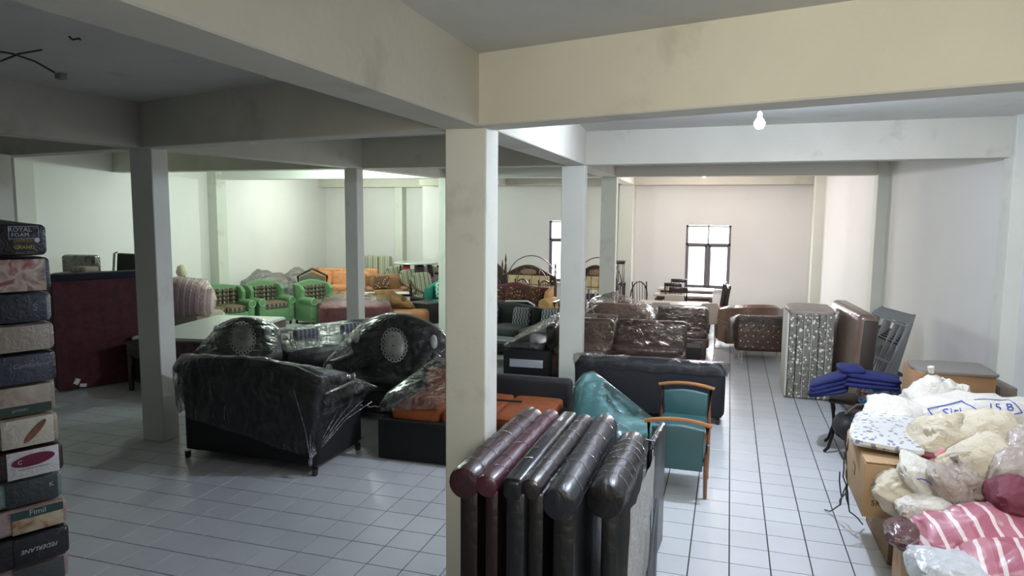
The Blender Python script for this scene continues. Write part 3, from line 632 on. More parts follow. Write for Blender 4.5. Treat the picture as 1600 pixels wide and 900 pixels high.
# ================================================================ GREY WAVY-CUSHION SOFA, COFFEE TABLE, BLACK CHAISE
t = thing('wave_cushion_sofa', 'charcoal sofa with wavy-striped cushions seen right of the central pillar', 'sofa', (-3.95, 12.75, 0), math.radians(-8))
CH = M('#35383b', .75, 0, .3, 100, .12, 6)
bx('sofa_base', (0, 0, .22), (2.0, .8, .36), CH, t, bev=.04)
link('backrest', prism(bmnew(), [(-1, .3), (-1, .80), (-.5, .93), (0, .90), (.5, .84), (1, .86), (1, .3)], .26, .42, 'y', bev=.05, seg=3), CH, t)
for s in (-1, 0, 1): cu('seat_cushion', (s*.62, -.08, .45), (.62, .70, .16), M('#4c5052', .8, 0, .3, 100, .1, 6), t, e2=.2)
for x in (-.55, .12, .72): bx('wave_cushion', (x, .20, .66), (.36, .12, .38), pattern('wave', ['#4a4e53', '#9aa0a6'], 105, .7), t, (-.25, 0, 0), bev=.05, seg=3)
bx('dark_back_block', (.42, .22, .66), (.16, .12, .40), BLKF, t, (-.2, 0, 0), bev=.03)
t = thing('coffee_table', 'low grey coffee table with pale lines in front of wavy-cushion sofa', 'table', (-4.05, 11.75, 0), math.radians(-8))
bx('table_top', (0, 0, .42), (.95, .5, .04), M('#5a5e62', .3), t)
for k in (-1, 0, 1): bx('pale_inlay', (0, k*.15, .443), (.9, .03, .006), M('#c9ccd0', .3), t, bev=.001)
for sx in (-1, 1):
    for sy in (-1, 1): bx('leg', (sx*.42, sy*.2, .2), (.04, .04, .4), BLK, t)
t = thing('black_chaise', 'black wrapped chaise with silver front plate between the pillars', 'sofa', (-3.12, 11.50, 0), math.radians(3))
bx('sofa_base', (0, -.1, .22), (.82, 1.1, .42), BLKF, t, bev=.02); bx('backrest', (.33, .05, .55), (.16, .9, .52), BLKF, t, bev=.05, seg=3); cu('seat_cushion', (-.06, -.08, .48), (.66, .98, .14), BLKV, t)
bx('silver_plate', (-.02, -.655, .22), (.56, .012, .13), M('#b9bcc0', .3, .3), t, bev=.002, label='silver-grey plate on the black front')
wrap(t, pts=[(.42, .5, .98), (-.42, -.6, .48), (.1, .45, .82)], only=('backrest', 'seat_cushion'), zmin=.35, cuts=4, mat=film('#f0f0ee', .07, .22, 6))
t = thing('white_rimmed_chair', 'low black chair with thin white rim between floral and wavy sofas', 'chair', (-4.25, 14.1, 0), 0)
link('shell', prism(bmnew(), [(-.36, .3), (-.36, .70), (-.27, .78), (.2, .80), (.34, .72), (.38, .3)], .1, .2, 'y', bev=.03), BLKF, t); bx('seat', (0, -.1, .38), (.6, .5, .1), BLKF, t, bev=.03)
link('white_rim', tube(bmnew(), [(-.37, .1, .3), (-.37, .1, .70), (-.28, .1, .79), (.2, .1, .81), (.35, .1, .73), (.39, .1, .3)], .018, 6), M('#dddad5', .4), t)
for s in (-1, 1):
    for q in (-1, 1): link('leg', tube(bmnew(), [(s*.26, q*.2-.1, 0), (s*.26, q*.2-.1, .34)], .015, 6), M('#dddad5', .4), t)
# maroon floral wing sofa with gold arm
t = thing('floral_wing_sofa', 'maroon camel-back sofa with gold floral medallions and gold arm', 'sofa', (-5.0, 16.0, 0), math.radians(-6))
MR = pattern('floral', ['#5a2230', '#6a2c38', '#8f7048'], 6, .8); MP = M('#57202d', .7, 0, .2, 40, .15); GD = M('#b08b52', .7, 0, .3, 50, .2, 6)
bx('sofa_base', (0, 0, .26), (1.9, .8, .34), MP, t, bev=.05)
link('backrest', prism(bmnew(), [(-1, .3), (-.98, .86)]+[(-.8+1.6*i/12, .90+.09*math.exp(-((i-6)/2.2)**2)) for i in range(13)]+[(.98, .88), (1, .3)], .26, .42, 'y', bev=.05, seg=3), MP, t)
for x in (-.5, .02, .52):
    f = link('floral_panel', sq(bmnew(), (x, .25, .68), (.46, .05, .42), .8, .9), pattern('floral', ['#4a2a20', '#b29258', '#3a1a16', '#8f6a3c'], 14, .8), t, label='brown and gold floral medallion')
for s in (-1, 1):
    link('wing', prism(bmnew(), [(.35, .5), (.35, .92), (.0, .84), (-.15, .60)], s*.88, s*1.0, 'x', bev=.04), MP if s < 0 else GD, t)
    link('arm', lathe(bmnew(), [(.13, -.42), (.15, -.38), (.13, .3)], (s*1.02, 0, .56), 16, (-PI/2, 0, 0)), MP if s < 0 else GD, t); bx('arm_panel', (s*1.02, -.03, .28), (.2, .74, .44), MP if s < 0 else GD, t, bev=.04)
cu('seat_cushion', (0, -.08, .47), (1.7, .64, .18), MP, t)
# ================================================================ BROWN WRAPPED SOFAS (middle)
BR = vinyl('#472f25', .5, 10, .25); BR2 = vinyl('#5c4133', .5, 8, .22); BRG = vinyl('#7d5f4f', .4, 9, .2)
def button_rows(t, xs, zs, y, mat, r=.011, step=True):
    bm = bmnew()
    for k, z in enumerate(zs):
        for x in xs: sq(bm, (x+(.5*(xs[1]-xs[0]) if k % 2 and step else 0), y, z), (2*r, 2*r, 2*r), 1, 1, nu=6, nv=4)
    return link('button', bm, mat, t, kind='stuff')
BTN = M('#c9c4bd', .25, .6)
t = thing('brown_button_sofa', 'dark brown wrapped sofa with one row of buttons behind the navy sofa', 'sofa', (-1.22, 11.75, 0), math.radians(2))
bx('sofa_base', (0, 0, .24), (1.2, .8, .38), BR, t, bev=.03); bx('backrest', (0, .30, .55), (1.2, .2, .62), BR, t, (-.12, 0, 0), bev=.08, seg=4); cu('seat_cushion', (0, -.1, .44), (1.12, .62, .14), BR, t, e2=.2); button_rows(t, [-.36, -.22, -.08, .08, .22, .36], [.70], .185, BTN, .017)
wrap(t, cuts=3, zmin=.3, only=('backrest', 'seat_cushion'), mat=film('#9a7d6a', .10, .10, 5))
t = thing('brown_chaise', 'brown wrapped chaise end left of the buttoned brown sofa', 'sofa', (-2.28, 11.55, 0), math.radians(2))
bx('sofa_base', (0, 0, .2), (.95, 1.3, .38), BR, t, bev=.04); bx('backrest', (-.05, .55, .52), (.95, .2, .64), BR2, t, bev=.08, seg=4); cu('seat_cushion', (0, -.05, .43), (.88, 1.1, .14), BR2, t, e2=.2)
wrap(t, pts=[(-.5, -.6, .5), (.5, -.55, .46), (.48, .6, .9), (-.5, .6, .92)], cuts=4, zmin=.3, only=('backrest', 'seat_cushion'), mat=film('#9a7d6a', .10, .10, 5))
t = thing('brown_loaf_sofa', 'brown sofa in a sloping sheet of shiny film below the white chairs', 'sofa', (-2.0, 13.9, 0), math.radians(4))
bx('sofa_base', (0, 0, .24), (1.3, .9, .40), BR2, t, bev=.04); bx('backrest', (-.1, .3, .60), (1.3, .22, .52), BRG, t, bev=.09, seg=4); cu('seat_cushion', (0, -.05, .46), (1.2, .7, .16), BR2, t, e2=.2)
wrap(t, pts=[(-.6, .4, .95), (-.2, .3, 1.08), (.66, -.35, .62), (-.66, -.35, .62), (.66, .3, .72)], cuts=4, zmin=.3, only=('backrest', 'seat_cushion'), mat=film('#b59a88', .14, .12, 5))
t = thing('brown_two_cushion_sofa', 'brown wrapped sofa with dark ledge and thin legs beside the aisle', 'sofa', (-.80, 13.45, 0), math.radians(3))
bx('backrest', (0, .28, .64), (.98, .22, .52), BR2, t, bev=.08, seg=4); bx('sofa_base', (0, -.05, .34), (.98, .78, .18), BR, t, bev=.03)
for s in (-1, 1): cu('back_cushion', (s*.24, .14, .62), (.46, .16, .36), M('#4b3b34', .6, 0, 0, 14, .2, 5, wrinkle=.5), t, e1=.5)
cu('seat_cushion', (0, -.1, .46), (.92, .62, .12), BR, t, e2=.2); bx('front_panel', (.30, -.46, .22), (.30, .06, .34), BR, t, bev=.02)
for s in (-1, 1):
    for q in (-1, 1): link('leg', tube(bmnew(), [(s*.42, q*.3, 0), (s*.42, q*.3, .28)], .014, 6), M('#b8b4ae', .3, .7), t)
wrap(t, cuts=3, zmin=.35, only=('backrest', 'seat_cushion'), mat=film('#9a7d6a', .10, .10, 5))
t = thing('dark_ottoman', 'dark brown ottoman block between two brown wrapped sofas', 'ottoman', (-.62, 12.62, 0), .05); bx('ottoman_body', (0, 0, .2), (.42, .44, .34), M('#1b1513', .7, 0, .2, 50), t, bev=.03); block_feet(t, .42, .44, .04)
# ================================================================ TUB SOFA, TUFTED SOFA, ARCHED BACK
def arcwall(bm, r0, r1, z0, z1, a0, a1, n=18, sx=1., dz=0.):
    rows = []
    for i in range(n+1):
        a_ = a0+(a1-a0)*i/n; zt = z1-dz*abs((i/n-.5)*2)**2
        rows.append([bm.verts.new((r*math.cos(a_)*sx, r*math.sin(a_), z)) for r, z in ((r1, z0), (r1+.02, (z0+zt)/2), (r1+.01, zt-.05), ((r0+r1)/2, zt), (r0, zt-.05), (r0, z0))])
    for A, B in zip(rows, rows[1:]):
        for k in range(6): bm.faces.new((A[k], A[(k+1) % 6], B[(k+1) % 6], B[k]))
    bm.faces.new(rows[0][::-1]); bm.faces.new(rows[-1]); return bm
t = thing('tub_sofa', 'rounded brown tub sofa by the right wall under the window', 'sofa', (.42, 14.95, 0), math.radians(200))
link('backrest', arcwall(bmnew(), .42, .58, .12, .92, 0, PI, sx=1.05, dz=.12), BRG, t); bx('sofa_base', (0, -.02, .26), (1.16, .7, .34), BR2, t, bev=.08, seg=3); cu('seat_cushion', (0, 0, .46), (.9, .7, .14), BR2, t)
link('piping', tube(bmnew(), [(.62*math.cos(a_)*1.05, .62*math.sin(a_), .58-.1*math.sin(a_)) for a_ in [PI*i/16 for i in range(17)]], .008, 5), M('#8c7466', .5), t)
t = thing('tufted_sofa', 'brown tufted sofa in shiny film on thin metal legs', 'sofa', (.62, 13.75, 0), math.radians(184))
bx('backrest', (0, .34, .52), (.98, .16, .66), BR, t, bev=.10, seg=4); bx('sofa_base', (0, -.02, .36), (.96, .7, .28), BR, t, bev=.06)
for s in (-1, 1): bx('arm', (s*.46, 0, .52), (.14, .72, .40), BR, t, bev=.06, seg=3)
button_rows(t, [-.34, -.17, 0, .17, .30], [.68, .58, .48, .38, .28], .43, BTN, .015)
for s in (-1, 1):
    for q in (-1, 1): link('leg', tube(bmnew(), [(s*.34, q*.28, 0), (s*.34, q*.28, .24)], .012, 6), M('#c8c2ba', .25, .8), t)
wrap(t, cuts=3, zmin=.3, only=('backrest', 'arm'), mat=film('#e8e2dc', .04, .14, 12, (.4, 1, 3)))
t = thing('arched_headboard', 'silver-grey arched headboard lying low beside the far right pilaster', 'headboard', (1.45, 16.6, 0), math.radians(-8))
link('arched_rim', prism(bmnew(), arc(0, .25, .50, .42, 0, PI, 14)+arc(0, .25, .34, .24, PI, 0, 12), -.06, .06, 'y'), M('#9b948f', .4, .2), t); bx('panel_board', (0, .0, .14), (.98, .1, .28), M('#2a2625', .6), t)
# ================================================================ FOLDED FLORAL FOAM MATTRESS
FLR = pattern('floral', ['#78766c', '#87857a', '#d8d4c8', '#5c5a50', '#dedace'], 9, .75)
a = atz(1228, 622); b = a+Vector((.60, -.01, 0)); rz = 0; wd = .60
t = thing('folded_foam_mattress', 'tall folded floral foam mattress standing on the tiled aisle', 'mattress', tuple((a+b)/2), rz)
for k in range(6):
    w_ = wd/6; link('foam_fold', box(bmnew(), (-wd/2+w_*(k+.5), .42+.01*math.sin(k*2.), .64+.01*math.sin(k*3.1)), (w_*.96, .84, 1.25), bev=.025, seg=2), FLR, t)
bx('fabric_sheath', (-wd/2-.02, .42, .65), (.03, .86, 1.22), M('#c6c1b8', .8), t)
link('top_wrap', sq(bmnew(), (0, .46, 1.27), (wd*1.08, .92, .12), .6, .3, lump=.12, seed=3), M('#a79b92', .6, 0, 0, 9, .1, 5, .3, wrinkle=.7), t, label='crumpled beige cloth over the top')
bm = bmnew()
for x in (-wd/2+wd/3*1.0, -wd/2+wd/2, wd/2-wd/6): box(bm, (x, -.012, .64), (.006, .012, 1.24))
link('white_seam', bm, M('#d9d6cc', .8), t, smooth=False, kind='stuff')
# ================================================================ BROWN PANEL LEANING ON RIGHT WALL
t = thing('brown_padded_mattress', 'shiny brown wrapped mattress leaning by the right wall', 'mattress', (1.70, 10.95, 0), math.radians(4))
bm = bmnew(); box(bm, (0, 0, .70), (.26, 1.75, 1.36), (0, .05, 0), .09, 4); link('mattress_core', bm, vinyl('#6b584c', .3, 5, .2), t)
link('dark_edge', box(bmnew(), (.03, -.87, .70), (.17, .03, 1.2), (0, .05, 0), .012), M('#2b211d', .5), t)
# ================================================================ METAL BED FRAMES
STL = M('#8f9293', .4, .3); STD = M('#2b2d2f', .5, .5)
def bedframe(label, loc, rz, lean, w, h):
    t = thing('metal_bed_frame', label, 'bed frame', loc, rz, 'metal bed frames leaning on the right wall'); t.rotation_euler = (0, lean, rz)
    for s in (-1, 1): link('rail', box(bmnew(), (s*w/2, 0, h/2), (.035, .03, h), bev=.006, seg=1), STL, t)
    for z in (.03, h*.5, h-.03): link('cross_bar', box(bmnew(), (0, 0, z), (w, .026, .035), bev=.005, seg=1), STL, t)
    for s in (-.12, .16, .32): link('slat', tube(bmnew(), [(s*w, 0, .03), (s*w, 0, h-.03)], .014, 6), STL, t)
    link('slat', tube(bmnew(), [(-w/2, .01, h*.74), (w/2, .01, h*.74)], .012, 6), STD, t)
    bm = bmnew()
    for z in (h*.18, h*.36, h*.54, h*.7): tube(bm, [(-w/2+.04+.085*math.cos(q*.7)*(1-q*.04), -.03, z+.075*math.sin(q*.7)*(1-q*.04)) for q in range(14)], .010, 5)
    link('scroll', bm, STL, t, kind='stuff'); return t
b0 = bedframe('nearest grey metal bed frame with scroll work leaning on right wall', (1.90, 11.5, .0), math.radians(12), math.radians(22), .55, 1.24)
LB = ['second metal bed frame from the camera in the leaning bundle', 'third metal bed frame in the leaning bundle by the wall', 'fourth metal bed frame in the leaning bundle by the wall', 'fifth metal bed frame in the leaning bundle, hard against its neighbours', 'last and farthest metal bed frame in the leaning bundle']
for k in range(5): dup(b0, (2.0+.075*k, 11.62+.13*k, 0), None, LB[k]).rotation_euler = (0, math.radians(19-1.2*k), math.radians(12+2*k))
# ================================================================ FAR DINING AREA
DK = wood('#2a1a16'); MH = wood('#4a2420')
def spindle_chair(label, loc, rz, mat=DK, red=False, group='dark spindle-back dining chairs', tall=.95, arch=False):
    t = thing('dining_chair', label, 'chair', loc, rz, group)
    for s in (-1, 1):
        link('leg', tube(bmnew(), [(s*.19, -.19, 0), (s*.19, -.19, .44)], .018, 6), mat, t)
        link('leg', tube(bmnew(), [(s*.18, .20, 0), (s*.18, .18, .45), (s*.19, .25, tall)], .018, 6), mat, t)
    bx('seat', (0, 0, .45), (.44, .42, .05), M('#9c3c3c', .8) if red else mat, t, bev=.015)
    if arch:
        link('back_bow', tube(bmnew(), [(.21*math.cos(PI*i/12)*(1.05), .26, .62+(tall-.62)*math.sin(PI*i/12)) for i in range(13)], .016, 6), mat, t); zt = lambda x: .62+(tall-.62)*math.sqrt(max(0, 1-(x/.22)**2))
    else:
        bx('top_rail', (0, .25, tall-.03), (.42, .03, .09), mat, t, bev=.01); zt = lambda x: tall-.05
    for x in (-.14, -.07, 0, .07, .14): link('spindle', tube(bmnew(), [(x, .19, .46), (x, .245, zt(x))], .008, 5), mat, t)
    link('stretcher', tube(bmnew(), [(-.19, 0, .2), (.19, 0, .2)], .01, 5), mat, t); return t
def at_floor(px, py): p = atz(px, py); return (p.x, p.y, 0)
s0 = spindle_chair('dark dining chair with red seat at the right end of the tables', (-.22, 16.45, 0), math.radians(-80), DK, True, 'red-seated dining chairs', 1.08)
dup(s0, (-.30, 17.3, 0), math.radians(-78), 'farther red-seated dining chair by the window')
s1 = spindle_chair('arched spindle-back chair left of the dark tables', (-1.98, 17.3, 0), math.radians(30), DK, arch=True, tall=1.0)
dup(s1, (-2.3, 17.0, 0), math.radians(75), 'arched spindle chair turned sideways beside the far pilaster')
s2 = spindle_chair('dark slat-back chair standing behind the tables under the window', (-1.2, 18.2, 0), 0, DK, tall=1.0)
dup(s2, (-1.27, 17.55, 0), PI, 'dark slat-back chair pushed to the near side of black-topped table')
dup(s2, (-1.1, 16.6, 0), PI+.1, 'dark slat-back chair between the black-topped and cream tables')
dup(s2, (-2.72, 17.9, .45), math.radians(10), 'slat-back chair raised up against far wall left of tables'); bx('x', (0, 0, 0), (.01,)*3, DK, None) if 0 else None
t = thing('side_table', 'dark small table under the raised chair by the far wall', 'table', (-2.72, 17.9, 0), 0); bx('table_top', (0, 0, .43), (.7, .5, .03), DK, t)
for sx in (-1, 1):
    for sy in (-1, 1): bx('leg', (sx*.3, sy*.2, .21), (.04, .04, .42), DK, t)
def table(label, loc, w, d, h, topm, legm, inset=None, rz=0.):
    t = thing('dining_table', label, 'table', loc, rz); bx('table_top', (0, 0, h), (w, d, .04), topm, t, bev=.008)
    if inset: bx('table_inlay', (0, 0, h+.022), (w*.8, d*.62, .008), inset, t, bev=.002)
    bx('apron', (0, 0, h-.06), (w*.9, d*.85, .08), legm, t, bev=.004)
    for sx in (-1, 1):
        for sy in (-1, 1): bx('leg', (sx*(w/2-.06), sy*(d/2-.06), h/2-.03), (.055, .055, h-.06), legm, t)
    return t
CRM = M('#bdb5aa', .35)
table('cream-topped dining table ringed by pale chairs', (-1.1, 15.45, 0), 1.5, .62, .74, CRM, DK)
table('reddish dark dining table with pale border behind the cream one', (-1.0, 17.0, 0), 1.35, .5, .76, CRM, MH, M('#2a1a18', .2))
table('black-inlaid dining table nearest the window', (-1.0, 18.0, 0), 1.35, .6, .80, CRM, MH, M('#15131a', .15))
def shell_chair(label, loc, rz):
    t = thing('shell_chair', label, 'chair', loc, rz, 'pale padded dining chairs'); m = M('#c9beb3', .6, 0, .2, 60)
    link('backrest', prism(bmnew(), [(-.20, .42), (.20, .42), (.22, .78), (.17, .86), (-.17, .86), (-.22, .78)], .18, .23, 'y', bev=.02, seg=3), m, t); bx('seat', (0, 0, .44), (.42, .42, .07), m, t, bev=.025, seg=3)
    for s in (-1, 1):
        for q in (-1, 1): link('leg', tube(bmnew(), [(s*.18, q*.17, 0), (s*.17, q*.16, .42)], .013, 6), m, t)
    return t
c0 = shell_chair('pale padded chair with back to camera, left front of cream table', (-1.30, 14.85, 0), PI)
dup(c0, (-1.15, 16.05, 0), 0, 'pale padded chair on the far side of cream table'); dup(c0, (-.46, 15.05, 0), math.radians(215), 'pale padded chair angled at the right of cream table')
# carved headboards and metal beds against the far wall
CRV = M('#3a2a24', .5, 0, 0, 40, .3, 8, .2); BRZ = M('#6b5848', .35, .6)
def carved_headboard(label, loc, rz, w, h, light=False):
    t = thing('carved_headboard', label, 'headboard', loc, rz)
    for s in (-1, 1):
        link('post', lathe(bmnew(), [(.03, 0), (.035, h*.5), (.02, h*.55), (.035, h*.6), (.03, h*.82), (.015, h*.86), (.03, h*.92), (.004, h+.06)], (s*w/2, 0, 0), 10), CRV, t)
    link('crest', prism(bmnew(), [(-w/2, h*.55)]+[(w*(-.5+i/12), h*(.72+.22*math.sin(PI*i/12)**1.3)) for i in range(13)]+[(w/2, h*.55)], -.02, .02, 'y'), CRV, t)
    link('crest_moulding', tube(bmnew(), [(w*(-.5+i/12), -.03, h*(.72+.22*math.sin(PI*i/12)**1.3)) for i in range(13)], .014, 6), M('#7a6250', .4), t)
    bx('panel_board', (0, -.035 if light else 0, h*(.60 if light else .38)), (w*.80 if light else w*.94, .03, h*(.26 if light else .36)), M('#c9b48c', .6, 0, 0, 10, .12) if light else CRV, t); bx('lower_rail', (0, 0, h*.34), (w*.96, .03, h*.12), CRV, t)
    link('carving', sq(bmnew(), (0, -.03, h*.80), (w*.30, .05, h*.12), .8, .8), M('#8c7358', .6), t); return t
carved_headboard('dark carved headboard right beside the central pillar at far wall', (-6.4, 18.4, .0), .1, 1.0, 1.5)
carved_headboard('carved headboard with cream panel below the left window', (-5.2, 18.3, 0), 0, 1.5, 1.35, True)
carved_headboard('second carved headboard with cream panel seen between two pillars', (-3.35, 18.3, 0), 0, 1.15, 1.4, True)
def metal_bed(label, loc, w, h):
    t = thing('metal_headboard', label, 'headboard', loc, 0)
    link('bow', tube(bmnew(), [(w/2*math.cos(PI*i/16), 0, h*.55+h*.45*math.sin(PI*i/16)) for i in range(17)], .014, 6), BRZ, t); link('bow', tube(bmnew(), [(w*.3*math.cos(PI*i/12), 0, h*.55+h*.26*math.sin(PI*i/12)) for i in range(13)], .010, 6), BRZ, t)
    for s in (-1, 1): link('post', tube(bmnew(), [(s*w/2, 0, 0), (s*w/2, 0, h*.56)], .018, 8), BRZ, t)
    link('rail', tube(bmnew(), [(-w/2, 0, h*.5), (w/2, 0, h*.5)], .012, 6), BRZ, t)
    for k in range(5): link('bar', tube(bmnew(), [(w*(-.32+.16*k), 0, h*.2), (w*(-.32+.16*k), 0, h*.8)], .007, 5), BRZ, t)
    return t
metal_bed('bronze arched metal bed head in front of left window', (-5.0, 17.9, 0), 1.35, 1.55); metal_bed('bronze arched metal bed head glimpsed between two right pillars', (-3.2, 17.9, 0), 1.2, 1.55)
# chairs in front of the beds
w1 = spindle_chair('arched spindle chair behind the floral sofa, leftmost', (-5.65, 17.0, 0), PI, DK, arch=True, tall=1.02)
w1['group'] = 'spindle chairs behind the floral sofa'
dup(w1, (-4.95, 17.1, 0), PI, 'arched spindle chair centred behind the floral sofa'); dup(w1, (-4.25, 16.9, 0), PI-.2, 'arched spindle chair right of the floral sofa by the pillar'); dup(w1, (-6.1, 17.4, 0), PI+.3, 'arched spindle chair half hidden beside the central pillar')
t = thing('carved_stool', 'dark carved table with curved legs beside the gold sofa arm', 'table', (-4.05, 15.95, 0), 0); bx('table_top', (0, 0, .60), (.5, .5, .05), DK, t)
for s in (-1, 1):
    for q in (-1, 1): link('leg', tube(bmnew(), [(s*.2, q*.2, .58), (s*.25, q*.25, .42), (s*.19, q*.19, .2), (s*.24, q*.24, 0)], .024, 6, taper=[.03, .028, .018, .026]), DK, t)
LBS = ['bare upright wooden bed slat leaning among other slats by the second pillar', 'pale upright bed slat in the far bundle', 'dark upright bed slat in the far bundle']
for k in range(9):
    o = thing('bed_slat', '%s upright bed part, %s from left between two right pillars' % (['dark wooden', 'grey metal', 'reddish wooden', 'cream'][k % 4], ['first', 'second', 'third', 'fourth', 'fifth', 'sixth', 'seventh', 'eighth', 'last'][k]), 'wood', (-3.22+.12*k, 15.6+.1*math.sin(k*2), 0), .2*math.sin(k), 'bed parts bundled between the right pillars'); bx('plank', (0, 0, .5+.04*math.sin(k*1.7)), (.05, .03, 1.0+.08*math.sin(k*1.7)), [DK, M('#8f8a84', .4, .4), MH, CRM][k % 4], o, (.04*math.sin(k*3), .05*math.cos(k*2), 0))
t = thing('white_folding_chair', 'white-framed folded chair beside the second right pillar', 'chair', (-2.65, 14.0, 0), .3)
link('chair_frame', tube(bmnew(), [(-.15, 0, 0), (-.14, .03, .55), (-.02, .05, .86), (.14, .03, .5), (.15, 0, 0)], .018, 6), CRM, t); bx('folded_seat', (0, .02, .45), (.26, .04, .4), CRM, t, (.1, 0, 0))

# ================================================================ GREEN WING SUITE (left)
GRN = M('#668c62', .7, 0, .2, 60, .08, 6); GRD = M('#3f6b43', .7); PLD = pattern('plaid', ['#4a3f34', '#8f8878', '#35402f', '#6b5a48'], 60, .85)
def wing_seat(name, label, loc, rz, w, cat):
    t = thing(name, label, cat, loc, rz, 'green wing-back suite'); hw = w/2
    bx('sofa_base', (0, 0, .25), (w, .78, .34), GRN, t, bev=.04)
    link('backrest', prism(bmnew(), [(-hw, .3), (-hw, .92)]+[(hw*(-1+2*i/10), .94+.09*math.sin(PI*i/10)) for i in range(11)]+[(hw, .92), (hw, .3)], .27, .40, 'y', bev=.04), GRN, t)
    n = max(3, int(w/.17)); m = 4; bm = bmnew()
    for i in range(n):
        for k in range(m): sq(bm, (-hw*.86+hw*1.72*(i+.5)/n, .25, .52+.38*(k+.5)/m), (hw*1.72/n*1.05, .09, .10), .7, .7, nu=10, nv=6)
    link('tufted_back', bm, PLD, t, kind='stuff', label='tufted plaid back')
    for s in (-1, 1):
        link('wing', prism(bmnew(), [(.36, .5), (.38, .95), (.10, .93), (-.02, .82), (.02, .60), (-.04, .5)], s*hw*1.0, s*(hw-.10), 'x', bev=.035), GRN, t)
        bx('arm', (s*(hw-.07), -.04, .38), (.16, .74, .44), GRN, t, bev=.04); link('arm_roll', lathe(bmnew(), [(.05, -.42), (.09, -.41), (.095, -.36), (.09, .1)], (s*(hw-.06), 0, .58), 12, (-PI/2, 0, 0)), GRN, t)
        link('arm_piping', tube(bmnew(), [(s*(hw-.06)+.08*math.cos(q), -.425, .58+.08*math.sin(q)) for q in [i*PI/5 for i in range(10)]], .008, 5, True), M('#a9c9a6', .6), t)
    k = max(1, round(w/.6))
    for i in range(k): cu('seat_cushion', (-hw*.78+hw*1.56*(i+.5)/k, -.08, .47), (hw*1.56/k, .64, .18), PLD, t, e2=.25)
    block_feet(t, w, .78, .08); return t
wing_seat('wing_sofa', 'green wing-back sofa with tufted plaid back along the left wall', (-10.95, 12.7, 0), math.radians(64), 1.7, 'sofa')
g = wing_seat('wing_armchair', 'green wing armchair with plaid seat, left one of the pair', (-10.38, 14.0, 0), math.radians(66), .88, 'armchair')
dup(g, (-9.38, 14.55, 0), math.radians(66), 'green wing armchair, right one of the pair beside the maroon bed')
# wrapped grey seats behind them
for lbl, px, py, wz in (('grey sofa piled under peaked clear plastic behind the green armchair', 424, 436, 1.3), ('grey armchair under clear plastic left of the carved chair', 474, 438, .9)):
    p = aty(px, py, 15.5 if wz > 1.2 else 16.5); t = thing('plastic_covered_seat', lbl, 'sofa', (p.x, p.y, 0), math.radians(62)); g_ = M('#8f8982', .6, 0, 0, 9, .2, 5, wrinkle=.8)
    bx('sofa_base', (0, 0, .25), (wz, .8, .44), g_, t, bev=.06); bx('backrest', (0, .3, .62), (wz, .2, .5), g_, t, bev=.08)
    for s in (-1, 1): bx('arm', (s*wz*.45, 0, .45), (.16, .8, .4), g_, t, bev=.06)
    wrap(t, pts=[(-wz*.28, 0, 1.16), (wz*.25, .1, 1.02), (-wz*.55, -.4, .8), (wz*.55, -.4, .6)], zmin=.3, cuts=4, infl=.03, amp=.03, mat=film('#d2cdc6', .5, .2, 8))
# striped wrapped cushions and bolsters by the left pillar
t = tag(link('striped_bolster', sq(bmnew(), (0, 0, 0), (1.0, .8, .78), .8, .75, lump=.18), pattern('stripe', ['#9f8686', '#b7a3a0', '#8a7070'], 55, .6, .3, 0, .5), loc=tuple(aty(293, 466, 10.8)), rot=(0, .1, .5)), 'pink striped wrapped bolster heaped right of the left pillar', 'bolster')
t = tag(link('cream_cushion', sq(bmnew(), (0, 0, 0), (1.2, .7, .22), .6, .5, lump=.06), pattern('floral', ['#b5ab84', '#7a6f4a', '#cfc8a8'], 12, .7, .2), loc=tuple(aty(300, 492, 11.3)), rot=(0, .05, .3)), 'cream leaf-patterned cushion on the white-topped bundle', 'cushion')
p = aty(285, 440, 11.9); t = thing('lamp', 'small cream lamp with dark base against the left wall', 'lamp', tuple(p), 0); link('lamp_base', lathe(bmnew(), [(.08, 0), (.1, .03), (.06, .06), (.07, .12)], n=14), DK, t); link('lamp_shade', lathe(bmnew(), [(.09, .12), (.12, .2), (.09, .32), (.03, .36)], n=14), M('#c8bfa2', .6), t)
bx('lamp_stand', (0, 0, -p.z/2), (.4, .4, p.z-.002), DW, t)
# heaped things under the bolster
p = aty(290, 500, 11.1); t = thing('packed_mattress_pile', 'low pile under the striped bolster behind the left pillar', 'mattress', (p.x, 10.95, 0), .2); bx('mattress_core', (0, 0, .36), (1.3, 1.0, .70), M('#8a8272', .7), t, bev=.06)
# ================================================================ WHITE-TOPPED WRAPPED MATTRESS STACK
Az = [atz(*q, .74) for q in ((340, 491.6), (447, 495), (333, 531))]; Aa, Bb, Cc = Az; Dd = Aa+(Cc-Bb)
t = thing('mattress_stack', 'large wrapped mattress bundle with smooth pale top behind throne chair', 'mattress', tuple(Vector(((Aa.x+Cc.x)/2, (Aa.y+Cc.y)/2, 0))), 0); ctr = t.location
def slabq(name, z0, z1, mat, gx=1.):
    bm = bmnew(); q = [Vector((p.x-ctr.x, p.y-ctr.y, 0))*gx for p in (Aa, Dd, Cc, Bb)]; A = [bm.verts.new(v+Vector((0, 0, z0))) for v in q]; B = [bm.verts.new(v+Vector((0, 0, z1))) for v in q]
    bm.faces.new(A[::-1]); bm.faces.new(B)
    for i in range(4): bm.faces.new((A[i], A[(i+1) % 4], B[(i+1) % 4], B[i]))
    bmesh.ops.bevel(bm, geom=list(bm.edges), offset=.02, segments=2, affect='EDGES'); return link(name, bm, mat, t)
slabq('pale_top_sheet', .68, .74, M('#c9cfc6', .35, 0, 0, 6, .04, 3, .5)); slabq('mattress_core', .40, .70, pattern('blotch', ['#1a1416', '#3d1a24', '#5e2c38', '#1c1518'], 3.5, .4, .5), 1.0); slabq('lower_mattress', .02, .39, M('#141416', .6), .98)
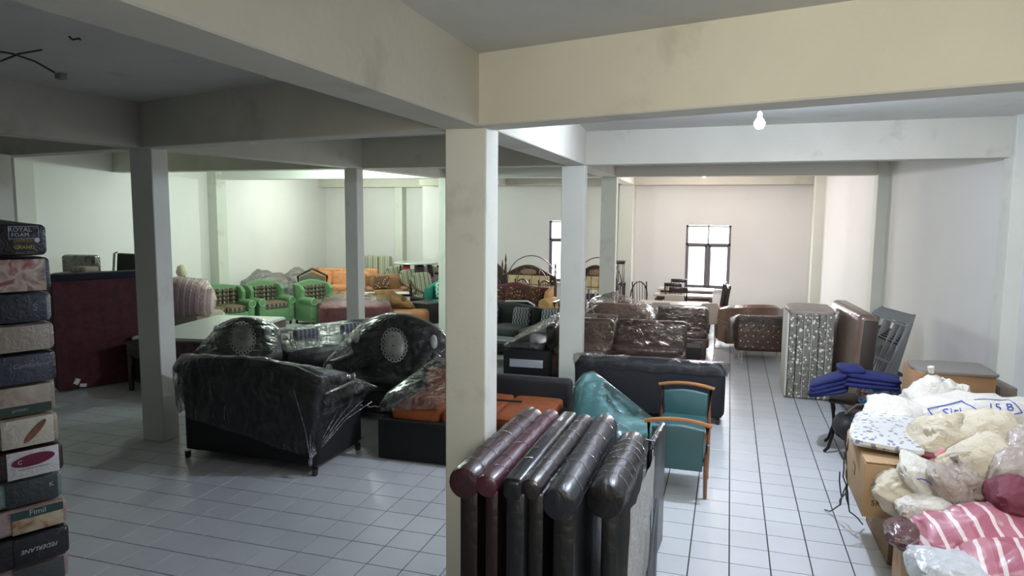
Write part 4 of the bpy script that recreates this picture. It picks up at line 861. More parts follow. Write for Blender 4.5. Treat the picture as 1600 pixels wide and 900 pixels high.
t = tag(link('grey_bundle', sq(bmnew(), (0, 0, 0), (.9, .5, .40), .6, .6, lump=.12, seed=2), M('#55534c', .4, 0, 0, 8, .2, 5, .6, wrinkle=.8), loc=tuple(aty(432, 533, 9.9)), rot=(0, 0, .6)), 'crumpled grey plastic bundle at the end of pale-topped stack', 'bundle')
# patterned sofa and dark sofa beyond the maroon mattress
q = aty(128, 420, 9.3); t = thing('wrapped_patterned_sofa', 'patterned sofa in loose plastic above the maroon mattress', 'sofa', (q.x, 9.3, 0), .25)
pt = pattern('blotch', ['#4f5049', '#7b7a6c', '#8f8d7e', '#5b5c52'], 9, .5, .5, 0, .7)
bx('sofa_base', (0, 0, .74), (1.0, .8, 1.46), pt, t, bev=.06); bx('backrest', (-.14, .2, 1.66), (.62, .18, .44), pt, t, (0, 0, 0), bev=.05); cu('seat_cushion', (.1, -.1, 1.53), (.9, .6, .16), pattern('blotch', ['#8a8874', '#a5a28c', '#6f6b58'], 8, .6), t)
t = thing('dark_olive_sofa', 'dark olive sofa back rising above the maroon mattress', 'sofa', (0, 0, 0), .15); q = aty(196, 420, 9.7); t.location = (q.x, 9.7, 0)
bx('sofa_base', (0, 0, .70), (.80, .7, 1.38), M('#2a2c22', .8), t, bev=.05); link('backrest', prism(bmnew(), [(-.30, 1.3), (-.24, 1.90), (.4, 1.88), (.4, 1.3)], .1, .26, 'y', bev=.04), M('#2c2e22', .75, 0, .2, 40), t); link('pale_edge', tube(bmnew(), [(-.33, .09, 1.4), (-.27, .09, 1.90), (-.23, .12, 1.92)], .02, 6), M('#a9aaa0', .6), t)
t = tag(link('pink_folded_blanket', box(bmnew(), (0, 0, 0), (.34, .3, .10), bev=.04, seg=3), pattern('stripe', ['#93857a', '#a89a8c'], 60, .8), loc=(q.x-.34, 9.18, 1.655)), 'pinkish folded blanket on the patterned sofa edge', 'blanket')
# ================================================================ MAROON WRAPPED BED, FUR, CUBES
t = thing('maroon_bed_base', 'maroon bed base under taut clear plastic behind the middle pillar', 'bed', (-8.15, 14.2, 0), math.radians(27)); MB_ = M('#6a0f1e', .5, 0, .2, 40, .1)
bx('bed_box', (0, 0, .32), (1.55, 1.15, .52), MB_, t, bev=.06, seg=3); block_feet(t, 1.5, 1.1, .06)
link('back_edge', box(bmnew(), (0, .5, .60), (1.5, .14, .1), bev=.03), MB_, t)
wrap(t, pts=[(-.86, -.66, .02), (.85, -.62, .1), (-.2, .5, .78)], zmin=.02, cuts=4, infl=.02, amp=.02, mat=film('#e0b8c0', .09, .12, 6, (1, 1, .7)), label='whitish taut film over the maroon bed base')
p = atz(600, 456, .62); t = thing('white_lidded_chest', 'white topped low chest with black corner behind the fur throw', 'chest', (p.x, p.y, 0), .5); bx('chest_body', (0, 0, .3), (1.3, .6, .58), M('#d5d0ca', .5), t, bev=.02); bx('black_trim', (0, -.31, .56), (1.32, .03, .06), BLK, t); bx('black_trim', (-.3, -.33, .5), (.05, .04, .16), BLK, t)
t = tag(link('fur_throw', sq(bmnew(), (0, 0, 0), (1.05, .7, .50), .9, .7, lump=.35, seed=5, nu=28, nv=16), M('#7b5a35', .95, 0, 1., 60, .5, 5), loc=tuple(aty(612, 474, 15.1)), rot=(0, .25, .3)), 'brown furry throw heaped over the pale chest', 'blanket')
t = thing('orange_brown_pouf', 'orange-brown leather seat between fur throw and black cube', 'seat', tuple(atz(635, 486, .35).xy)+(0,), .2); t.location.y -= .0; bx('seat_body', (0, 0, .20), (1.0, .6, .38), M('#a0683a', .5, 0, 0, 12, .2, 4, .2, wrinkle=.3), t, bev=.1, seg=4); bx('red_edge', (0, -.31, .06), (.9, .02, .1), M('#a33a2c', .6), t)
t = thing('black_cube_table', 'black cube side table left of the central pillar', 'table', (0, 0, 0), math.radians(-20)); p = atz(676, 508); t.location = (p.x-.30, p.y+.35, 0); bx('cube_body', (0, 0, .24), (.62, .6, .47), M('#0d0d0e', .6), t, bev=.008); bx('cube_top', (0, 0, .49), (.64, .62, .03), M('#2b2c2d', .5), t)
t = thing('black_low_table', 'low black table behind the fur throw', 'table', tuple(atz(650, 466, .42).xy)+(0,), .1); bx('table_top', (0, 0, .42), (.8, .5, .06), M('#18181a', .4), t)
for sx in (-1, 1):
    for sy in (-1, 1): bx('leg', (sx*.36, sy*.2, .2), (.06, .06, .4), BLK, t)
t = thing('teal_tufted_sofa', 'bright teal sofa with white-patterned cushion left of central pillar', 'sofa', (-6.62, 16.55, 0), math.radians(12)); TQ = M('#2aa58a', .6); bx('sofa_base', (0, 0, .3), (1.5, .7, .32), TQ, t, bev=.04); link('backrest', prism(bmnew(), [(-.75, .3), (-.72, .80), (-.5, .92), (.7, .92), (.75, .3)], .2, .36, 'y', bev=.05), TQ, t); bx('arm', (-.68, -.02, .6), (.16, .7, .4), M('#1f7a68', .6), t, bev=.06); cu('throw_cushion', (-.35, .05, .68), (.4, .14, .4), pattern('wave', ['#2aa58a', '#dbe8e0'], 60, .7), t)
block_feet(t, 1.4, .66, .14)
# orange sofa, carved chair, striped settee, wooden armchairs
def simple_sofa(name, label, loc, rz, w, h, m, cm=None, n=2, cat='sofa', frame=None):
    t = thing(name, label, cat, loc, rz); cm = cm or m
    bx('sofa_base', (0, 0, .24), (w, .78, .34), m, t, bev=.04); bx('backrest', (0, .3, (h+.3)/2), (w, .18, h-.3), m, t, bev=.07, seg=3)
    for s in (-1, 1): bx('arm', (s*(w/2-.08), -.02, .42), (.17, .76, .42), m, t, bev=.06, seg=3)
    for i in range(n): cu('seat_cushion', (-w*.40+w*.8*(i+.5)/n, -.08, .46), (w*.8/n, .62, .18), cm, t, e2=.25)
    for i in range(n): cu('back_cushion', (-w*.40+w*.8*(i+.5)/n, .16, .68), (w*.8/n, .18, h-.5), cm, t, (-.15, 0, 0), e1=.5)
    block_feet(t, w, .78, .08); return t
ORP = pattern('blotch', ['#c07f55', '#d3966a', '#c88a60', '#9a5c3c'], 9, .8)
p = atz(530, 440, .7); p = aty(532, 440, 18.0); simple_sofa('orange_sofa', 'faded orange patterned sofa behind the middle pillar', (p.x, p.y, 0), math.radians(14), 2.1, 1.0, ORP, n=3)
p = aty(489, 446, 15.7); t = thing('carved_armchair', 'dark carved wooden armchair with olive leather seat', 'armchair', (p.x, p.y, 0), math.radians(35)); OLV = M('#6b6750', .6, 0, 0, 12, .15, 4, wrinkle=.3)
bx('seat', (0, 0, .42), (.66, .6, .14), OLV, t, bev=.05); link('backrest', prism(bmnew(), [(-.3, .45), (.3, .45), (.33, .95), (0, 1.08), (-.33, .95)], .24, .34, 'y', bev=.04), OLV, t)
link('carved_frame', tube(bmnew(), [(-.33, .28, .45), (-.37, .28, .98), (-.15, .28, 1.1), (0, .28, 1.18), (.15, .28, 1.1), (.37, .28, .98), (.33, .28, .45)], .03, 8), DK, t)
for s in (-1, 1):
    link('arm', tube(bmnew(), [(s*.36, .25, .72), (s*.38, -.1, .68), (s*.36, -.3, .62), (s*.34, -.28, .40)], .025, 7), DK, t); link('leg', tube(bmnew(), [(s*.32, -.26, .4), (s*.35, -.29, .2), (s*.32, -.27, 0)], .028, 7), DK, t); link('leg', tube(bmnew(), [(s*.3, .27, .45), (s*.3, .3, 0)], .025, 7), DK, t)
p = aty(577, 424, 19.6); SGR = pattern('stripe', ['#a9aa96', '#8c907c', '#c5c3b0'], 34, .85)
t = thing('striped_settee', 'tall pale green striped settee back right of the middle pillar', 'sofa', (p.x, 19.6, 0), math.radians(8)); bx('sofa_base', (0, 0, .3), (1.3, .75, .4), SGR, t, bev=.05)
for k in range(3): bx('back_panel', (-.43+.43*k, .28, .88), (.43, .18, .82), SGR, t, bev=.07, seg=3)
block_feet(t, 1.3, .75, .1)
p = aty(604, 446, 17.3); BRN = M('#8f6748', .75, 0, .2, 40, .15, 5); t = simple_sofa('brown_armchair', 'tan brown armchair with lattice-patterned cushion', (p.x, p.y, 0), math.radians(35), 1.1, .95, BRN, n=1, cat='armchair'); bx('lattice_cushion', (-.12, .05, .74), (.42, .12, .36), pattern('floral', ['#6a4a36', '#c9b79c'], 14, .8), t, (-.2, 0, 0), bev=.04)
STR = pattern('stripe', ['#9a9c86', '#5c6a52', '#c0bda6'], 45, .85)
def wood_armchair(label, loc, rz):
    t = thing('wooden_armchair', label, 'armchair', loc, rz, 'striped armchairs with wooden arms'); m = wood('#4a2a20')
    for s in (-1, 1):
        link('arm', tube(bmnew(), [(s*.32, .36, .86), (s*.33, .15, .70), (s*.33, -.15, .62), (s*.33, -.36, .60)], .028, 7), m, t); bx('leg', (s*.33, -.33, .30), (.05, .05, .6), m, t); bx('leg', (s*.33, .33, .40), (.05, .05, .8), m, t); bx('side_rail', (s*.33, 0, .30), (.04, .64, .07), m, t)
    cu('seat_cushion', (0, -.04, .42), (.58, .62, .16), STR, t, e2=.25); cu('back_cushion', (0, .26, .76), (.56, .18, .62), STR, t, (-.25, 0, 0), e1=.4); bx('front_rail', (0, -.33, .28), (.62, .04, .1), m, t); return t
p = aty(626, 442, 18.7); wc = wood_armchair('striped wooden-armed chair directly behind the brown armchair', (p.x, p.y, 0), math.radians(58)); p = aty(648, 446, 17.75); dup(wc, (p.x, p.y, 0), math.radians(58), 'striped wooden-armed chair, middle of the three'); p = aty(668, 440, 17.0); dup(wc, (p.x, p.y, 0), math.radians(58), 'striped wooden-armed chair nearest the teal sofa')
# glass table with stacked red and black stools
p = aty(656, 420, 18.6); t = thing('round_dining_set', 'glass-topped table with red and black seats stacked round it', 'table', (p.x-.05, 18.45, 0), 0); link('glass_top', lathe(bmnew(), [(.62, 1.20), (.64, 1.22), (.62, 1.24)], n=28), M('#cfd6d4', .1, .3), t)
for k in range(7):
    a_ = 2*PI*k/7; link('stool_back', box(bmnew(), (.46*math.cos(a_), .46*math.sin(a_), .98), (.05, .26, .34), (0, -.15, a_), .02), M('#a8244a' if k % 2 else '#1d1316', .5), t)
link('pedestal', lathe(bmnew(), [(.3, 0), (.32, .04), (.1, .12), (.08, .6), (.2, .78), (.4, .82), (.05, .9), (.05, 1.2)], n=18), M('#a9a5a3', .3, .6), t)
t = thing('wood_pile', 'heap of dismantled carved dark furniture parts by the far wall', 'wood', (-7.35, 18.72, 0), .05)
random.seed(11)
for k in range(14): bx('carved_piece', (random.uniform(-.25, .25), random.uniform(-.12, .12), .08+.085*k), (random.uniform(.6, 1.0), .12, .07), [MH, DK, M('#6b4a3c', .6)][k % 3], t, (0, random.uniform(-.06, .06), random.uniform(-.15, .15)))
link('carved_crest', prism(bmnew(), [(-.5, 1.3), (-.3, 1.42), (-.1, 1.40), (0, 1.55), (.12, 1.42), (.35, 1.44), (.55, 1.3)], -.05, 0, 'y'), DK, t)
# ================================================================ RIGHT HAND PILE
CBD = M('#a98a66', .85, 0, .2, 60, .1, 3); CBD2 = M('#8d7154', .85, 0, .2, 60, .12, 3); CBI = M('#3c2f24', .9); INK = M('#3b3128', .8)
def carton(label, loc, s, rz=0., mat=CBD, flaps=True, marks=True, group='cardboard cartons by the sacks'):
    t = thing('cardboard_box', label, 'box', loc, rz, group); w, d, h = s
    bx('carton_body', (0, 0, h/2), (w, d, h-.01), mat, t, bev=.006)
    if flaps:
        for q in (-1, 1): link('flap', box(bmnew(), (0, q*d/4, h+.002), (w*.99, d*.49, .006), (q*.012, 0, 0)), mat, t, smooth=False)
        link('tape', box(bmnew(), (0, 0, h+.008), (w, .05, .001)), M('#8f7049', .3), t, smooth=False)
    if marks:
        link('printed_mark', box(bmnew(), (-w*.40, -d/2-.0015, h*.62), (.05, .002, .05)), INK, t, smooth=False); link('printed_mark', box(bmnew(), (-w*.40, -d/2-.003, h*.63), (.036, .002, .03)), mat, t, smooth=False)
        text('5K', .06, INK, t, (-w*.42, -d/2-.002, h*.28), (PI/2, 0, 0)); text('H2', .05, INK, t, (-w*.42+.10, -d/2-.002, h*.62), (PI/2, 0, 0))
        link('printed_mark', box(bmnew(), (-w/2-.0015, 0, h*.55), (.002, .1, .08)), INK, t, smooth=False); link('printed_mark', box(bmnew(), (-w/2-.003, 0, h*.55), (.002, .08, .06)), mat, t, smooth=False)
    return t
a = atz(1352, 723, .86); bx0 = a.x; by0 = a.y
carton('tan carton with printed marks holding the leaf-patterned pillow pack', (bx0+.55, by0+.42, .44), (1.1, .84, .42), 0)
carton('darker carton underneath the tan printed one', (bx0+.70, by0+.62, 0), (.95, .8, .435), .02, CBD2, False, False)
carton('carton with a torn corner at the bottom edge of the picture', tuple(atz(1392, 832, .46).xy+Vector((.52, -.42)))+(0,), (1.0, .84, .46), 0, CBD, False, False)
q = aty(1563, 596, 7.9); qa = aty(1490, 590, 7.55)
t = carton('large battered carton with sagging top against the right wall', (2.12, 7.80, .60), (.66, .52, .58), .06, M('#94714f', .85, 0, .2, 60, .14, 3), False, False)
for px_, sz in ((-.12, .04), (.08, .05), (.22, .04)): link('printed_mark', box(bmnew(), (px_, -.262, .36), (sz*2, .002, sz*.5)), INK, t, smooth=False)
link('sagging_lid', sq(bmnew(), (.02, 0, .575), (.70, .56, .06), .5, .2, (0, 0, 0), lump=.1, seed=8, nu=28), M('#6f6a62', .8), t)
carton('plain carton under the battered one', (2.15, 7.80, 0), (.70, .56, .595), .06, CBD2, False, False)
t = thing('dark_tray', 'black tray upended beside the battered carton', 'tray', tuple(aty(1446, 592, 8.35)), .2); bx('tray_panel', (0, 0, 0), (.34, .3, .03), M('#1a1a1b', .6), t, (.3, .2, 0)); bx('tray_side', (0, -.12, -.30), (.30, .03, .6), M('#5a4a3e', .7), t)
bx('tray_rest', (0, .02, -.9), (.34, .24, .6), CBD2, t)
t = thing('grey_cabinet', 'grey-brown slab standing behind the cartons at the wall', 'panel', (2.66, 8.15, 0), .1); bx('slab', (0, 0, .5), (.16, .5, 1.0), M('#6e655c', .7), t, bev=.01); bx('slab_edge', (-.09, 0, .5), (.02, .5, .98), M('#57504a', .7), t)
# sacks and pillows; c = pixel centre, Y depth, size in metres, tilt
SACK = M('#cfcabf', .75, 0, 0, 11, .07, 5, .12, wrinkle=.7); SACKY = M('#c8bda6', .75, 0, 0, 13, .12, 5, .1, wrinkle=.7); SACKG = M('#a79b90', .45, 0, 0, 10, .14, 5, .4, wrinkle=.8)
def sack(name, label, cat, px, py, Y, s, rot, mat, seed, e1=.8, e2=.62, lump=.16, neck=None, group=None, fn=None):
    if name in ('white_pillow', 'pink_pillow', 'grey_pillow'): e1, e2 = 1.0, .42; s = (s[0]*1.08, s[1]*1.08, s[2]*1.25)
    p = aty(px, py, Y); t = thing(name, label, cat, tuple(p), 0, group); t.rotation_euler = rot
    def pinch(v):
        k = (abs(v.x)/(s[0]/2))*(abs(v.y)/(s[1]/2)); w_ = Vector((v.x*(1+.12*k), v.y*(1+.12*k), v.z*(1-.6*min(1, k)))); q_ = w_*(7/max(s)*.6)+Vector((seed*3.1, 0, 0)); return w_*(1-.16*abs(noise.noise(q_*1.3))-.10*abs(noise.noise(Vector((q_.x*2.2, q_.y*2.2, q_.z*5)))) )*1.07
    b_ = link('filled_body', sq(bmnew(), (0, 0, 0), s, e1, e2, (0, 0, 0), 52, 32, lump, seed, pinch), mat, t)
    if neck:
        nx, nz, L_ = neck; bm = bmnew(); base = Vector((nx*s[0]*.42, 0, nz*s[2]*.42)); d = Vector((nx, 0, nz)).normalized()
        tube(bm, [base-d*.04, base+d*L_*.3, base+d*L_*.55, base+d*L_*.75, base+d*L_], .03, 12, taper=[.11, .07, .022, .026, .030]); link('tied_neck', bm, mat, t)
        link('tie', tube(bmnew(), [base+d*L_*.55+Vector((.028*math.cos(q), .028*math.sin(q), 0)) for q in [i*PI/4 for i in range(8)]], .007, 5, True), M('#5f5a52', .7), t)
    else: link('seam', tube(bmnew(), [(s[0]*.5*math.cos(q)*.98 if 0 else s[0]*(-.46+.92*i/8), -s[1]*.47, .012*math.sin(i)) for i, q in enumerate([0]*9)], .005, 5), mat, t)
    return t
sg = 'stuffed white sacks and pillows in the right corner'
sack('white_sack', 'white sack standing upright with tied neck before battered carton', 'sack', 1462, 636, 7.35, (.62, .42, .58), (.1, .05, .1), SACK, 1, .9, .8, neck=(-.25, 1, .15), group=sg)
sack('white_sack', 'flat white sack lying on the leaf-patterned pack, leftmost of the sacks', 'sack', 1408, 652, 6.75, (.56, .52, .26), (.25, .28, -.2), SACK, 2, group=sg)
t = sack('white_sack', 'wide white sack with blue handwriting across its front', 'sack', 1512, 662, 6.85, (1.0, .62, .42), (.35, -.14, .05), SACK, 3, .75, .6, group=sg)
BI = M('#33479f', .6)
from mathutils.bvhtree import BVHTree
def stick(t, objs, d=(0, .62, -.78)):
    """press ink marks onto the surface of the sack they are written on"""
    me = [c for c in t.children if c.name.startswith('filled_body')][0].data; bv = BVHTree.FromPolygons([v.co.copy() for v in me.vertices], [tuple(p.vertices) for p in me.polygons]); d = Vector(d).normalized()
    for o in objs:
        R3 = o.matrix_basis.copy(); o.matrix_basis = Matrix.Identity(4)
        for v in o.data.vertices:
            p = R3 @ v.co; r = bv.ray_cast(Vector((p.x, 0, 0))-d*1.5+Vector((0, d.z, -d.y))*(-p.z), d)
            v.co = (r[0]-d*(.004+.003*(p.y*50 % 1))) if r[0] else p
INKS = []
def scribble(t, pts, y=-.26): return link('ink_writing', tube(bmnew(), [(x, y+.25*abs(x)*abs(x), z) for x, z in pts], .005, 5), BI, t)
for pts in ([(-.33, .10), (-.05, .16), (.02, .05), (-.28, -.05), (-.33, .10)], [(.05, .17), (.32, .16), (.36, .02), (.12, -.04)]): INKS.append(scribble(t, [tuple(Vector((*pts[i], 0)).lerp(Vector((*pts[i+1], 0)), j/6).xy) for i in range(len(pts)-1) for j in range(7)], -.275))
INKS.append(text('Siti', .12, BI, t, (-.17, -.285, .05), (PI/2, 0, 0), 'ink_writing', .003, shear=.3)); INKS.append(text('15 B', .11, BI, t, (.20, -.285, .07), (PI/2, 0, 0), 'ink_writing', .003, shear=.3)); stick(t, INKS)
t = sack('white_sack', 'biggest bulging cream sack drooping over the carton with pink stain', 'sack', 1474, 706, 5.95, (.50, .44, .60), (0, .45, .0), SACKY, 4, .85, .7, group=sg); link('pink_stain', sq(bmnew(), (-.10, -.235, -.05), (.08, .03, .22), 1, 1), M('#d79aa6', .7), t)
sack('white_pillow', 'square cream pillow on edge right of the biggest sack', 'pillow', 1542, 682, 5.9, (.44, .40, .26), (.5, -.3, .1), SACKY, 5, group=sg)
sack('white_pillow', 'cream pillow with pointed corner below the square one', 'pillow', 1528, 722, 5.6, (.42, .32, .22), (.6, -.62, .1), SACKY, 6, group=sg)
sack('white_sack', 'long rolled cream sack at the right edge under the slab', 'sack', 1585, 664, 6.9, (.62, .4, .34), (.1, .12, 0), SACKY, 7, group=sg)
sack('white_sack', 'small knotted white sack at the right edge', 'sack', 1592, 696, 6.3, (.40, .34, .30), (0, .2, 0), SACK, 8, neck=(-.6, .4, .12), group=sg)
sack('clear_bag', 'grey see-through bag hanging down with a knotted bottom', 'bag', 1572, 745, 5.5, (.26, .30, .46), (0, .42, 0), SACKG, 9, neck=(-.1, -1, .18), group=sg)
sack('clear_bag', 'greyish bag filling the right edge above the maroon cushion', 'bag', 1602, 715, 5.75, (.36, .4, .42), (0, .2, 0), SACKG, 10, group=sg)
sack('white_pillow', 'pale cream pillow drooping over the tan carton front, lowest left', 'pillow', 1412, 772, 5.52, (.40, .34, .26), (.2, .35, 0), SACKY, 11, group=sg)
t = sack('white_pillow', 'cream pillow with blue ink loop leaning right of the lowest left one', 'pillow', 1448, 756, 5.50, (.42, .30, .22), (.3, .75, 0), SACK, 12, group=sg); link('ink_writing', tube(bmnew(), [(-.06+.07*math.cos(q), -.152, .03+.05*math.sin(q)) for q in [i*PI/6 for i in range(12)]], .004, 5, True), BI, t)
sack('grey_pillow', 'small grey pillow on edge below the biggest sack', 'pillow', 1484, 764, 5.42, (.34, .26, .20), (.2, .8, 0), SACKG, 13, group=sg)
sack('clear_bag', 'small brownish clear bag between two grey pillows', 'bag', 1512, 756, 5.52, (.32, .3, .26), (0, .9, 0), SACKG, 14, neck=(-.9, .2, .1), group=sg)
sack('white_bag', 'crumpled small white plastic bag above the flowered pink pack', 'bag', 1440, 788, 5.3, (.34, .2, .12), (.1, -.1, 0), SACK, 15, group=sg)
PKS = pattern('stripe', ['#a5586a', '#b06a78', '#dcc9c6'], 26, .5, .6, 0, .35)
def pinkm(): return PKS
sack('pink_pillow', 'small pink flowered pillow pack under clear plastic', 'pillow', 1498, 806, 5.45, (.52, .34, .20), (.2, -.25, 0), pattern('floral', ['#a14b58', '#c9858a', '#d9a08a', '#8b3a48'], 16, .35, .8), 16, group='pink pillows in plastic')
sack('pink_pillow', 'large pink pillow with pale stripes in clear plastic', 'pillow', 1542, 840, 5.05, (.74, .48, .26), (.3, -.12, .15), PKS, 17, group='pink pillows in plastic')
sack('pink_pillow', 'pink striped pillow at the bottom right corner', 'pillow', 1588, 888, 4.75, (.60, .5, .24), (.2, -.05, -.1), PKS, 18, group='pink pillows in plastic')
sack('maroon_cushion', 'plain maroon cushion at the right edge above pink pillows', 'cushion', 1592, 780, 5.25, (.36, .4, .30), (0, .1, 0), M('#6f2c3c', .7, 0, 0, 10, .15, 5, wrinkle=.4), 19)
sack('maroon_cushion', 'small dusky maroon cushion in thin film on the bottom carton', 'cushion', 1428, 842, 5.05, (.34, .3, .18), (.1, .2, 0), M('#5b3a3c', .4, 0, 0, 10, .15, 5, .5, wrinkle=.5), 20)
sack('clear_bag', 'twisted scrap of clear bag at the carton corner', 'bag', 1430, 812, 5.2, (.22, .14, .16), (.1, .5, 0), SACKG, 21, group=sg)
sack('white_bag', 'white and grey plastic bag with blue patch at the bottom edge', 'bag', 1496, 906, 4.62, (.52, .42, .30), (0, .25, .1), M('#c9cdd0', .35, 0, 0, 9, .12, 4, .5, wrinkle=.9), 22, group=sg)
t = tag(link('blue_patch', sq(bmnew(), (0, 0, 0), (.16, .02, .10), .6, .6), M('#4a5c7c', .5), loc=tuple(aty(1540, 889, 4.42)), rot=(.2, .3, 0)), 'blue printed patch on the lowest plastic bag', 'patch') if 0 else None
# patterned pillow pack with maroon end
p = aty(1385, 676, 6.35); t = thing('pillow_pack', 'flat pillow pack printed with grey leaves and a maroon end strip', 'pillow', tuple(atz(1390, 674, .925)), 0); t.rotation_euler = (0, .03, -.22)
link('pillow_body', sq(bmnew(), (0, 0, 0), (.56, 1.0, .12), .7, .3, (0, 0, 0), 28, 12, .05, 3), pattern('floral', ['#c6c6c4', '#6e7280', '#cfc9ae', '#7b7e88'], 12, .5, .6, 0, .3), t)
link('maroon_end', sq(bmnew(), (.27, -.12, -.01), (.14, .70, .11), .7, .4, (0, 0, 0), 20, 10, .05, 5), M('#7c3546', .5, 0, 0, 10, .2, 6, .6, wrinkle=.4), t)
# hidden supports of the pile (their tops show between the sacks)
carton('carton buried under the wide white sack and cream pillows', (2.62, 6.72, 0), (1.15, 1.1, .80), 0, CBD2, False, False)
carton('carton buried under the pink pillows', (2.40, 5.35, 0), (1.3, .9, .42), 0, CBD2, False, False)
# straps hanging by the carton
for k, pl in enumerate([[(1335, 652, 6.3), (1328, 700, 6.3), (1322, 745, 6.2), (1330, 790, 6.1)], [(1322, 690, 6.4), (1330, 730, 6.3), (1326, 765, 6.2), (1316, 785, 6.1)], [(1331, 745, 6.2), (1318, 790, 6.4), (1292, 802, 6.7)], [(1326, 760, 6.3), (1332, 800, 6.3), (1352, 820, 6.4)], [(1318, 738, 6.4), (1317, 790, 6.5)]]):
    pts = [aty(*q) for q in pl]; fin = []
    for i in range(len(pts)-1):
        for j in range(4): fin.append(pts[i].lerp(pts[i+1], j/4)+Vector((.012*math.sin(i*3+j+k), 0, 0)))
    fin.append(pts[-1]); fin = [Vector((v.x-.02, v.y, max(.006, v.z))) for v in fin]
    tag(link('packing_strap', tube(bmnew(), fin, .006, 5), M('#17181c', .5)), ['black strap hanging down the left corner of the tan carton', 'black strap curling outward beside the tan carton', 'black strap trailing left along the tiles', 'black strap trailing right onto the tiles', 'short straight black strap end left of the carton'][k], 'strap', 'black packing straps by the carton')
# ---------------- stand with blankets
t = thing('metal_stand', 'dark metal-legged bench under the folded blankets', 'bench', (1.55, 8.55, 0), math.radians(-8)); IRN = M('#231f1e', .5, .4)
bx('bench_top', (0, 0, .60), (.78, .46, .03), IRN, t)
for q in (-1, 1):
    for s in (-1, 1): link('leg', tube(bmnew(), [(s*.36, q*.18, .59), (s*.33, q*.18, .42), (s*.33, q*.19, .22), (s*.37, q*.20, .06), (s*.41, q*.2, .012)], .018, 7), IRN, t)
    link('stretcher', tube(bmnew(), [(-.33, q*.19, .24), (.33, q*.19, .24)], .012, 6), IRN, t)
t = thing('folded_blanket', 'blue and orange patterned folded blanket stack under the navy quilt', 'blanket', (1.66, 8.52, .617), math.radians(-6))
for k in range(3): link('blanket_fold', box(bmnew(), (0, 0, .03+.058*k), (.44-.01*k, .40, .056), (0, 0, .02*k), .026, 3), pattern('blotch', ['#1c4f8c', '#2f7fc0', '#b9c4cf', '#b5522c', '#7a2f24'], 11, .85), t)
BLQ = M('#101a56', .85, 0, .6, 40, .3, 14)
t = thing('navy_quilt', 'royal blue quilted blanket draped over the patterned stack and bench end', 'quilt', (1.45, 8.45, .80), math.radians(-8))
for k in range(3):
    link('quilt_fold', sq(bmnew(), (.08, 0, .03+.045*k), (.62, .44-.03*k, .06), .6, .35, (0, .03*k, 0), 32, 10, .10, 3+k), BLQ, t)
def drape(p): return Vector((p.x, p.y, p.z-max(0, -(p.x)-.0)*.35))
for k in range(4): link('quilt_fold', sq(bmnew(), (-.32, -.03-.004*k, -.09+.045*k), (.42, .46-.02*k, .065), .6, .4, (0, -.28-.05*k, 0), 28, 10, .12, 13+k), BLQ, t)
link('quilt_roll', sq(bmnew(), (-.10, .02, .17), (.26, .40, .09), .7, .5, (0, 0, .2), 28, 12, .12, 31), BLQ, t)
t = thing('black_bag', 'dark grey bag slung under the bench beside the carton', 'bag', tuple(atz(1332, 672, .34)), 0); t.rotation_euler = (.2, .6, .2); link('bag_body', sq(bmnew(), (0, 0, 0), (.42, .34, .24), .6, .45, lump=.1, seed=4), M('#1c1d1e', .6, 0, .3, 60), t); link('bag_strap', tube(bmnew(), [(-.18, 0, .1), (-.16, 0, .25), (-.08, 0, .34), (-.02, 0, .38)], .014, 6), M('#55504d', .7), t)
bx('bag_base', (0, 0, -.11), (.30, .24, .03), M('#101011', .7), t)
t = thing('timber_crate', 'open brown wooden crate behind the patterned blankets', 'crate', (2.28, 8.95, .0), math.radians(-6)); DRW = M('#59402f', .6)
bx('crate_front', (0, -.2, .66), (.52, .03, .22), DRW, t); bx('crate_side', (-.25, 0, .66), (.02, .4, .22), DRW, t); bx('crate_side', (.25, 0, .66), (.02, .4, .22), DRW, t); bx('crate_floor', (0, 0, .56), (.5, .4, .02), DRW, t); bx('crate_base', (0, 0, .275), (.52, .42, .548), M('#3a2a22', .7), t)
# ================================================================ FLOOR TILES
bpy.context.view_layer.update()
TS = .3; G = .009
def cells():
    for i in range(-46, 32):
        for j in range(-13, 66):
            y0 = .0354+.3*j
            if i < 0: x0 = -1.649+.3*i; x1 = x0+.3                       # left field
            elif i == 0: x0 = -1.649; x1 = -1.405                        # cut tiles at the joint
            else: x0 = -1.405+.3*(i-1); x1 = x0+.3; y0 += -.02
            yield x0, x1, y0, y0+.3
lst = []; dg = bpy.context.evaluated_depsgraph_get()
for c in cells():
    x0, x1, y0, y1 = c
    if x0 < -13.2 or y1 > YF or x1 > rwx(y0)+.1: continue
    P_ = [pix((x, y, 0)) for x, y in ((x0, y0), (x1, y0), (x1, y1), (x0, y1))]
    ar = 0; vis = 0
    if all(p[2] > .3 for p in P_):
        ar = abs(sum(P_[k][0]*P_[(k+1) % 4][1]-P_[(k+1) % 4][0]*P_[k][1] for k in range(4)))/2
        cx = sum(p[0] for p in P_)/4; cy_ = sum(p[1] for p in P_)/4
        if -20 < cx < 1620 and cy_ < 925:
            for fx, fy in ((.5, .5), (.15, .15), (.85, .85), (.15, .85), (.85, .15)):
                q = Vector((x0+(x1-x0)*fx, y0+(y1-y0)*fy, .004)); d = (q-O); L_ = d.length; d.normalize()
                r = S.ray_cast(dg, O, d, distance=L_-.02)
                if not r[0] or r[4].name.startswith(('floor', 'plastic_wrap')): vis += 1
    lst.append((ar*vis/5, c))
lst.sort(key=lambda k: -k[0])
TILEM, nt, b_ = nodemat('ceramic_tile'); N = nt.nodes; L = nt.links
b_.inputs['Roughness'].default_value = .22; b_.inputs['Specular IOR Level'].default_value = .5
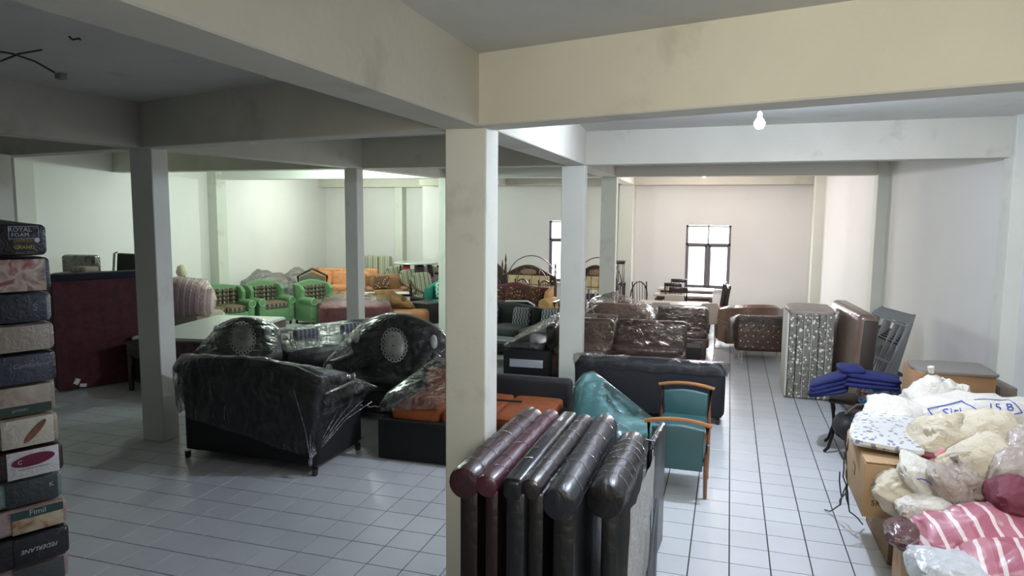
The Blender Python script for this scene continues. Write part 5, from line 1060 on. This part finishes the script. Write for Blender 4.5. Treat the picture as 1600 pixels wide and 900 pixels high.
oi = N.new('ShaderNodeTexCoord'); ns = N.new('ShaderNodeTexNoise'); ns.inputs['Scale'].default_value = .9; ns.inputs['Detail'].default_value = 8; gm = N.new('ShaderNodeNewGeometry'); L.new(gm.outputs['Position'], ns.inputs['Vector'])
cr = N.new('ShaderNodeValToRGB'); cr.color_ramp.elements[0].position = .2; cr.color_ramp.elements[0].color = srgb('#c2c4c5'); cr.color_ramp.elements[1].position = .85; cr.color_ramp.elements[1].color = srgb('#d2d5d7'); L.new(ns.outputs[0], cr.inputs[0])
rnd = N.new('ShaderNodeObjectInfo'); mr = N.new('ShaderNodeMapRange'); L.new(rnd.outputs['Random'], mr.inputs[0]); mr.inputs[3].default_value = .95; mr.inputs[4].default_value = 1.02
mm = N.new('ShaderNodeMix'); mm.data_type = 'RGBA'; mm.blend_type = 'MULTIPLY'; mm.inputs[0].default_value = 1; L.new(cr.outputs[0], mm.inputs[6]); L.new(mr.outputs[0], mm.inputs[7]); L.new(mm.outputs[2], b_.inputs['Base Color'])
n2 = N.new('ShaderNodeTexNoise'); n2.inputs['Scale'].default_value = 2.2; n2.inputs['Detail'].default_value = 5; L.new(gm.outputs['Position'], n2.inputs['Vector']); r2 = N.new('ShaderNodeMapRange'); L.new(n2.outputs[0], r2.inputs[0]); r2.inputs[3].default_value = .22; r2.inputs[4].default_value = .28; L.new(r2.outputs[0], b_.inputs['Roughness'])
def tilemesh(w, d):
    bm = bmnew(); box(bm, (0, 0, -.004), (w-G, d-G, .008), bev=.0012, seg=1); me = bpy.data.meshes.new('tile'); bm.to_mesh(me); bm.free(); me.materials.append(TILEM); return me
full = tilemesh(.3, .3); cut = tilemesh(.244, .3)
for ar, (x0, x1, y0, y1) in lst[:300]:
    o = bpy.data.objects.new('tile', full if x1-x0 > .29 else cut); COL.objects.link(o); o.parent = fl; o.location = ((x0+x1)/2, (y0+y1)/2, 0); o.rotation_euler = (0, 0, random.uniform(-.002, .002))
bm = bmnew()
for ar, (x0, x1, y0, y1) in lst[300:]:
    g = G/2; vs = [bm.verts.new((x, y, z)) for z in (-.008, 0) for x, y in ((x0+g, y0+g), (x1-g, y0+g), (x1-g, y1-g), (x0+g, y1-g))]
    bm.faces.new(vs[4:]); [bm.faces.new((vs[k], vs[(k+1) % 4], vs[4+(k+1) % 4], vs[4+k])) for k in range(4)]
link('tiles', bm, TILEM, fl, smooth=False, kind='stuff')
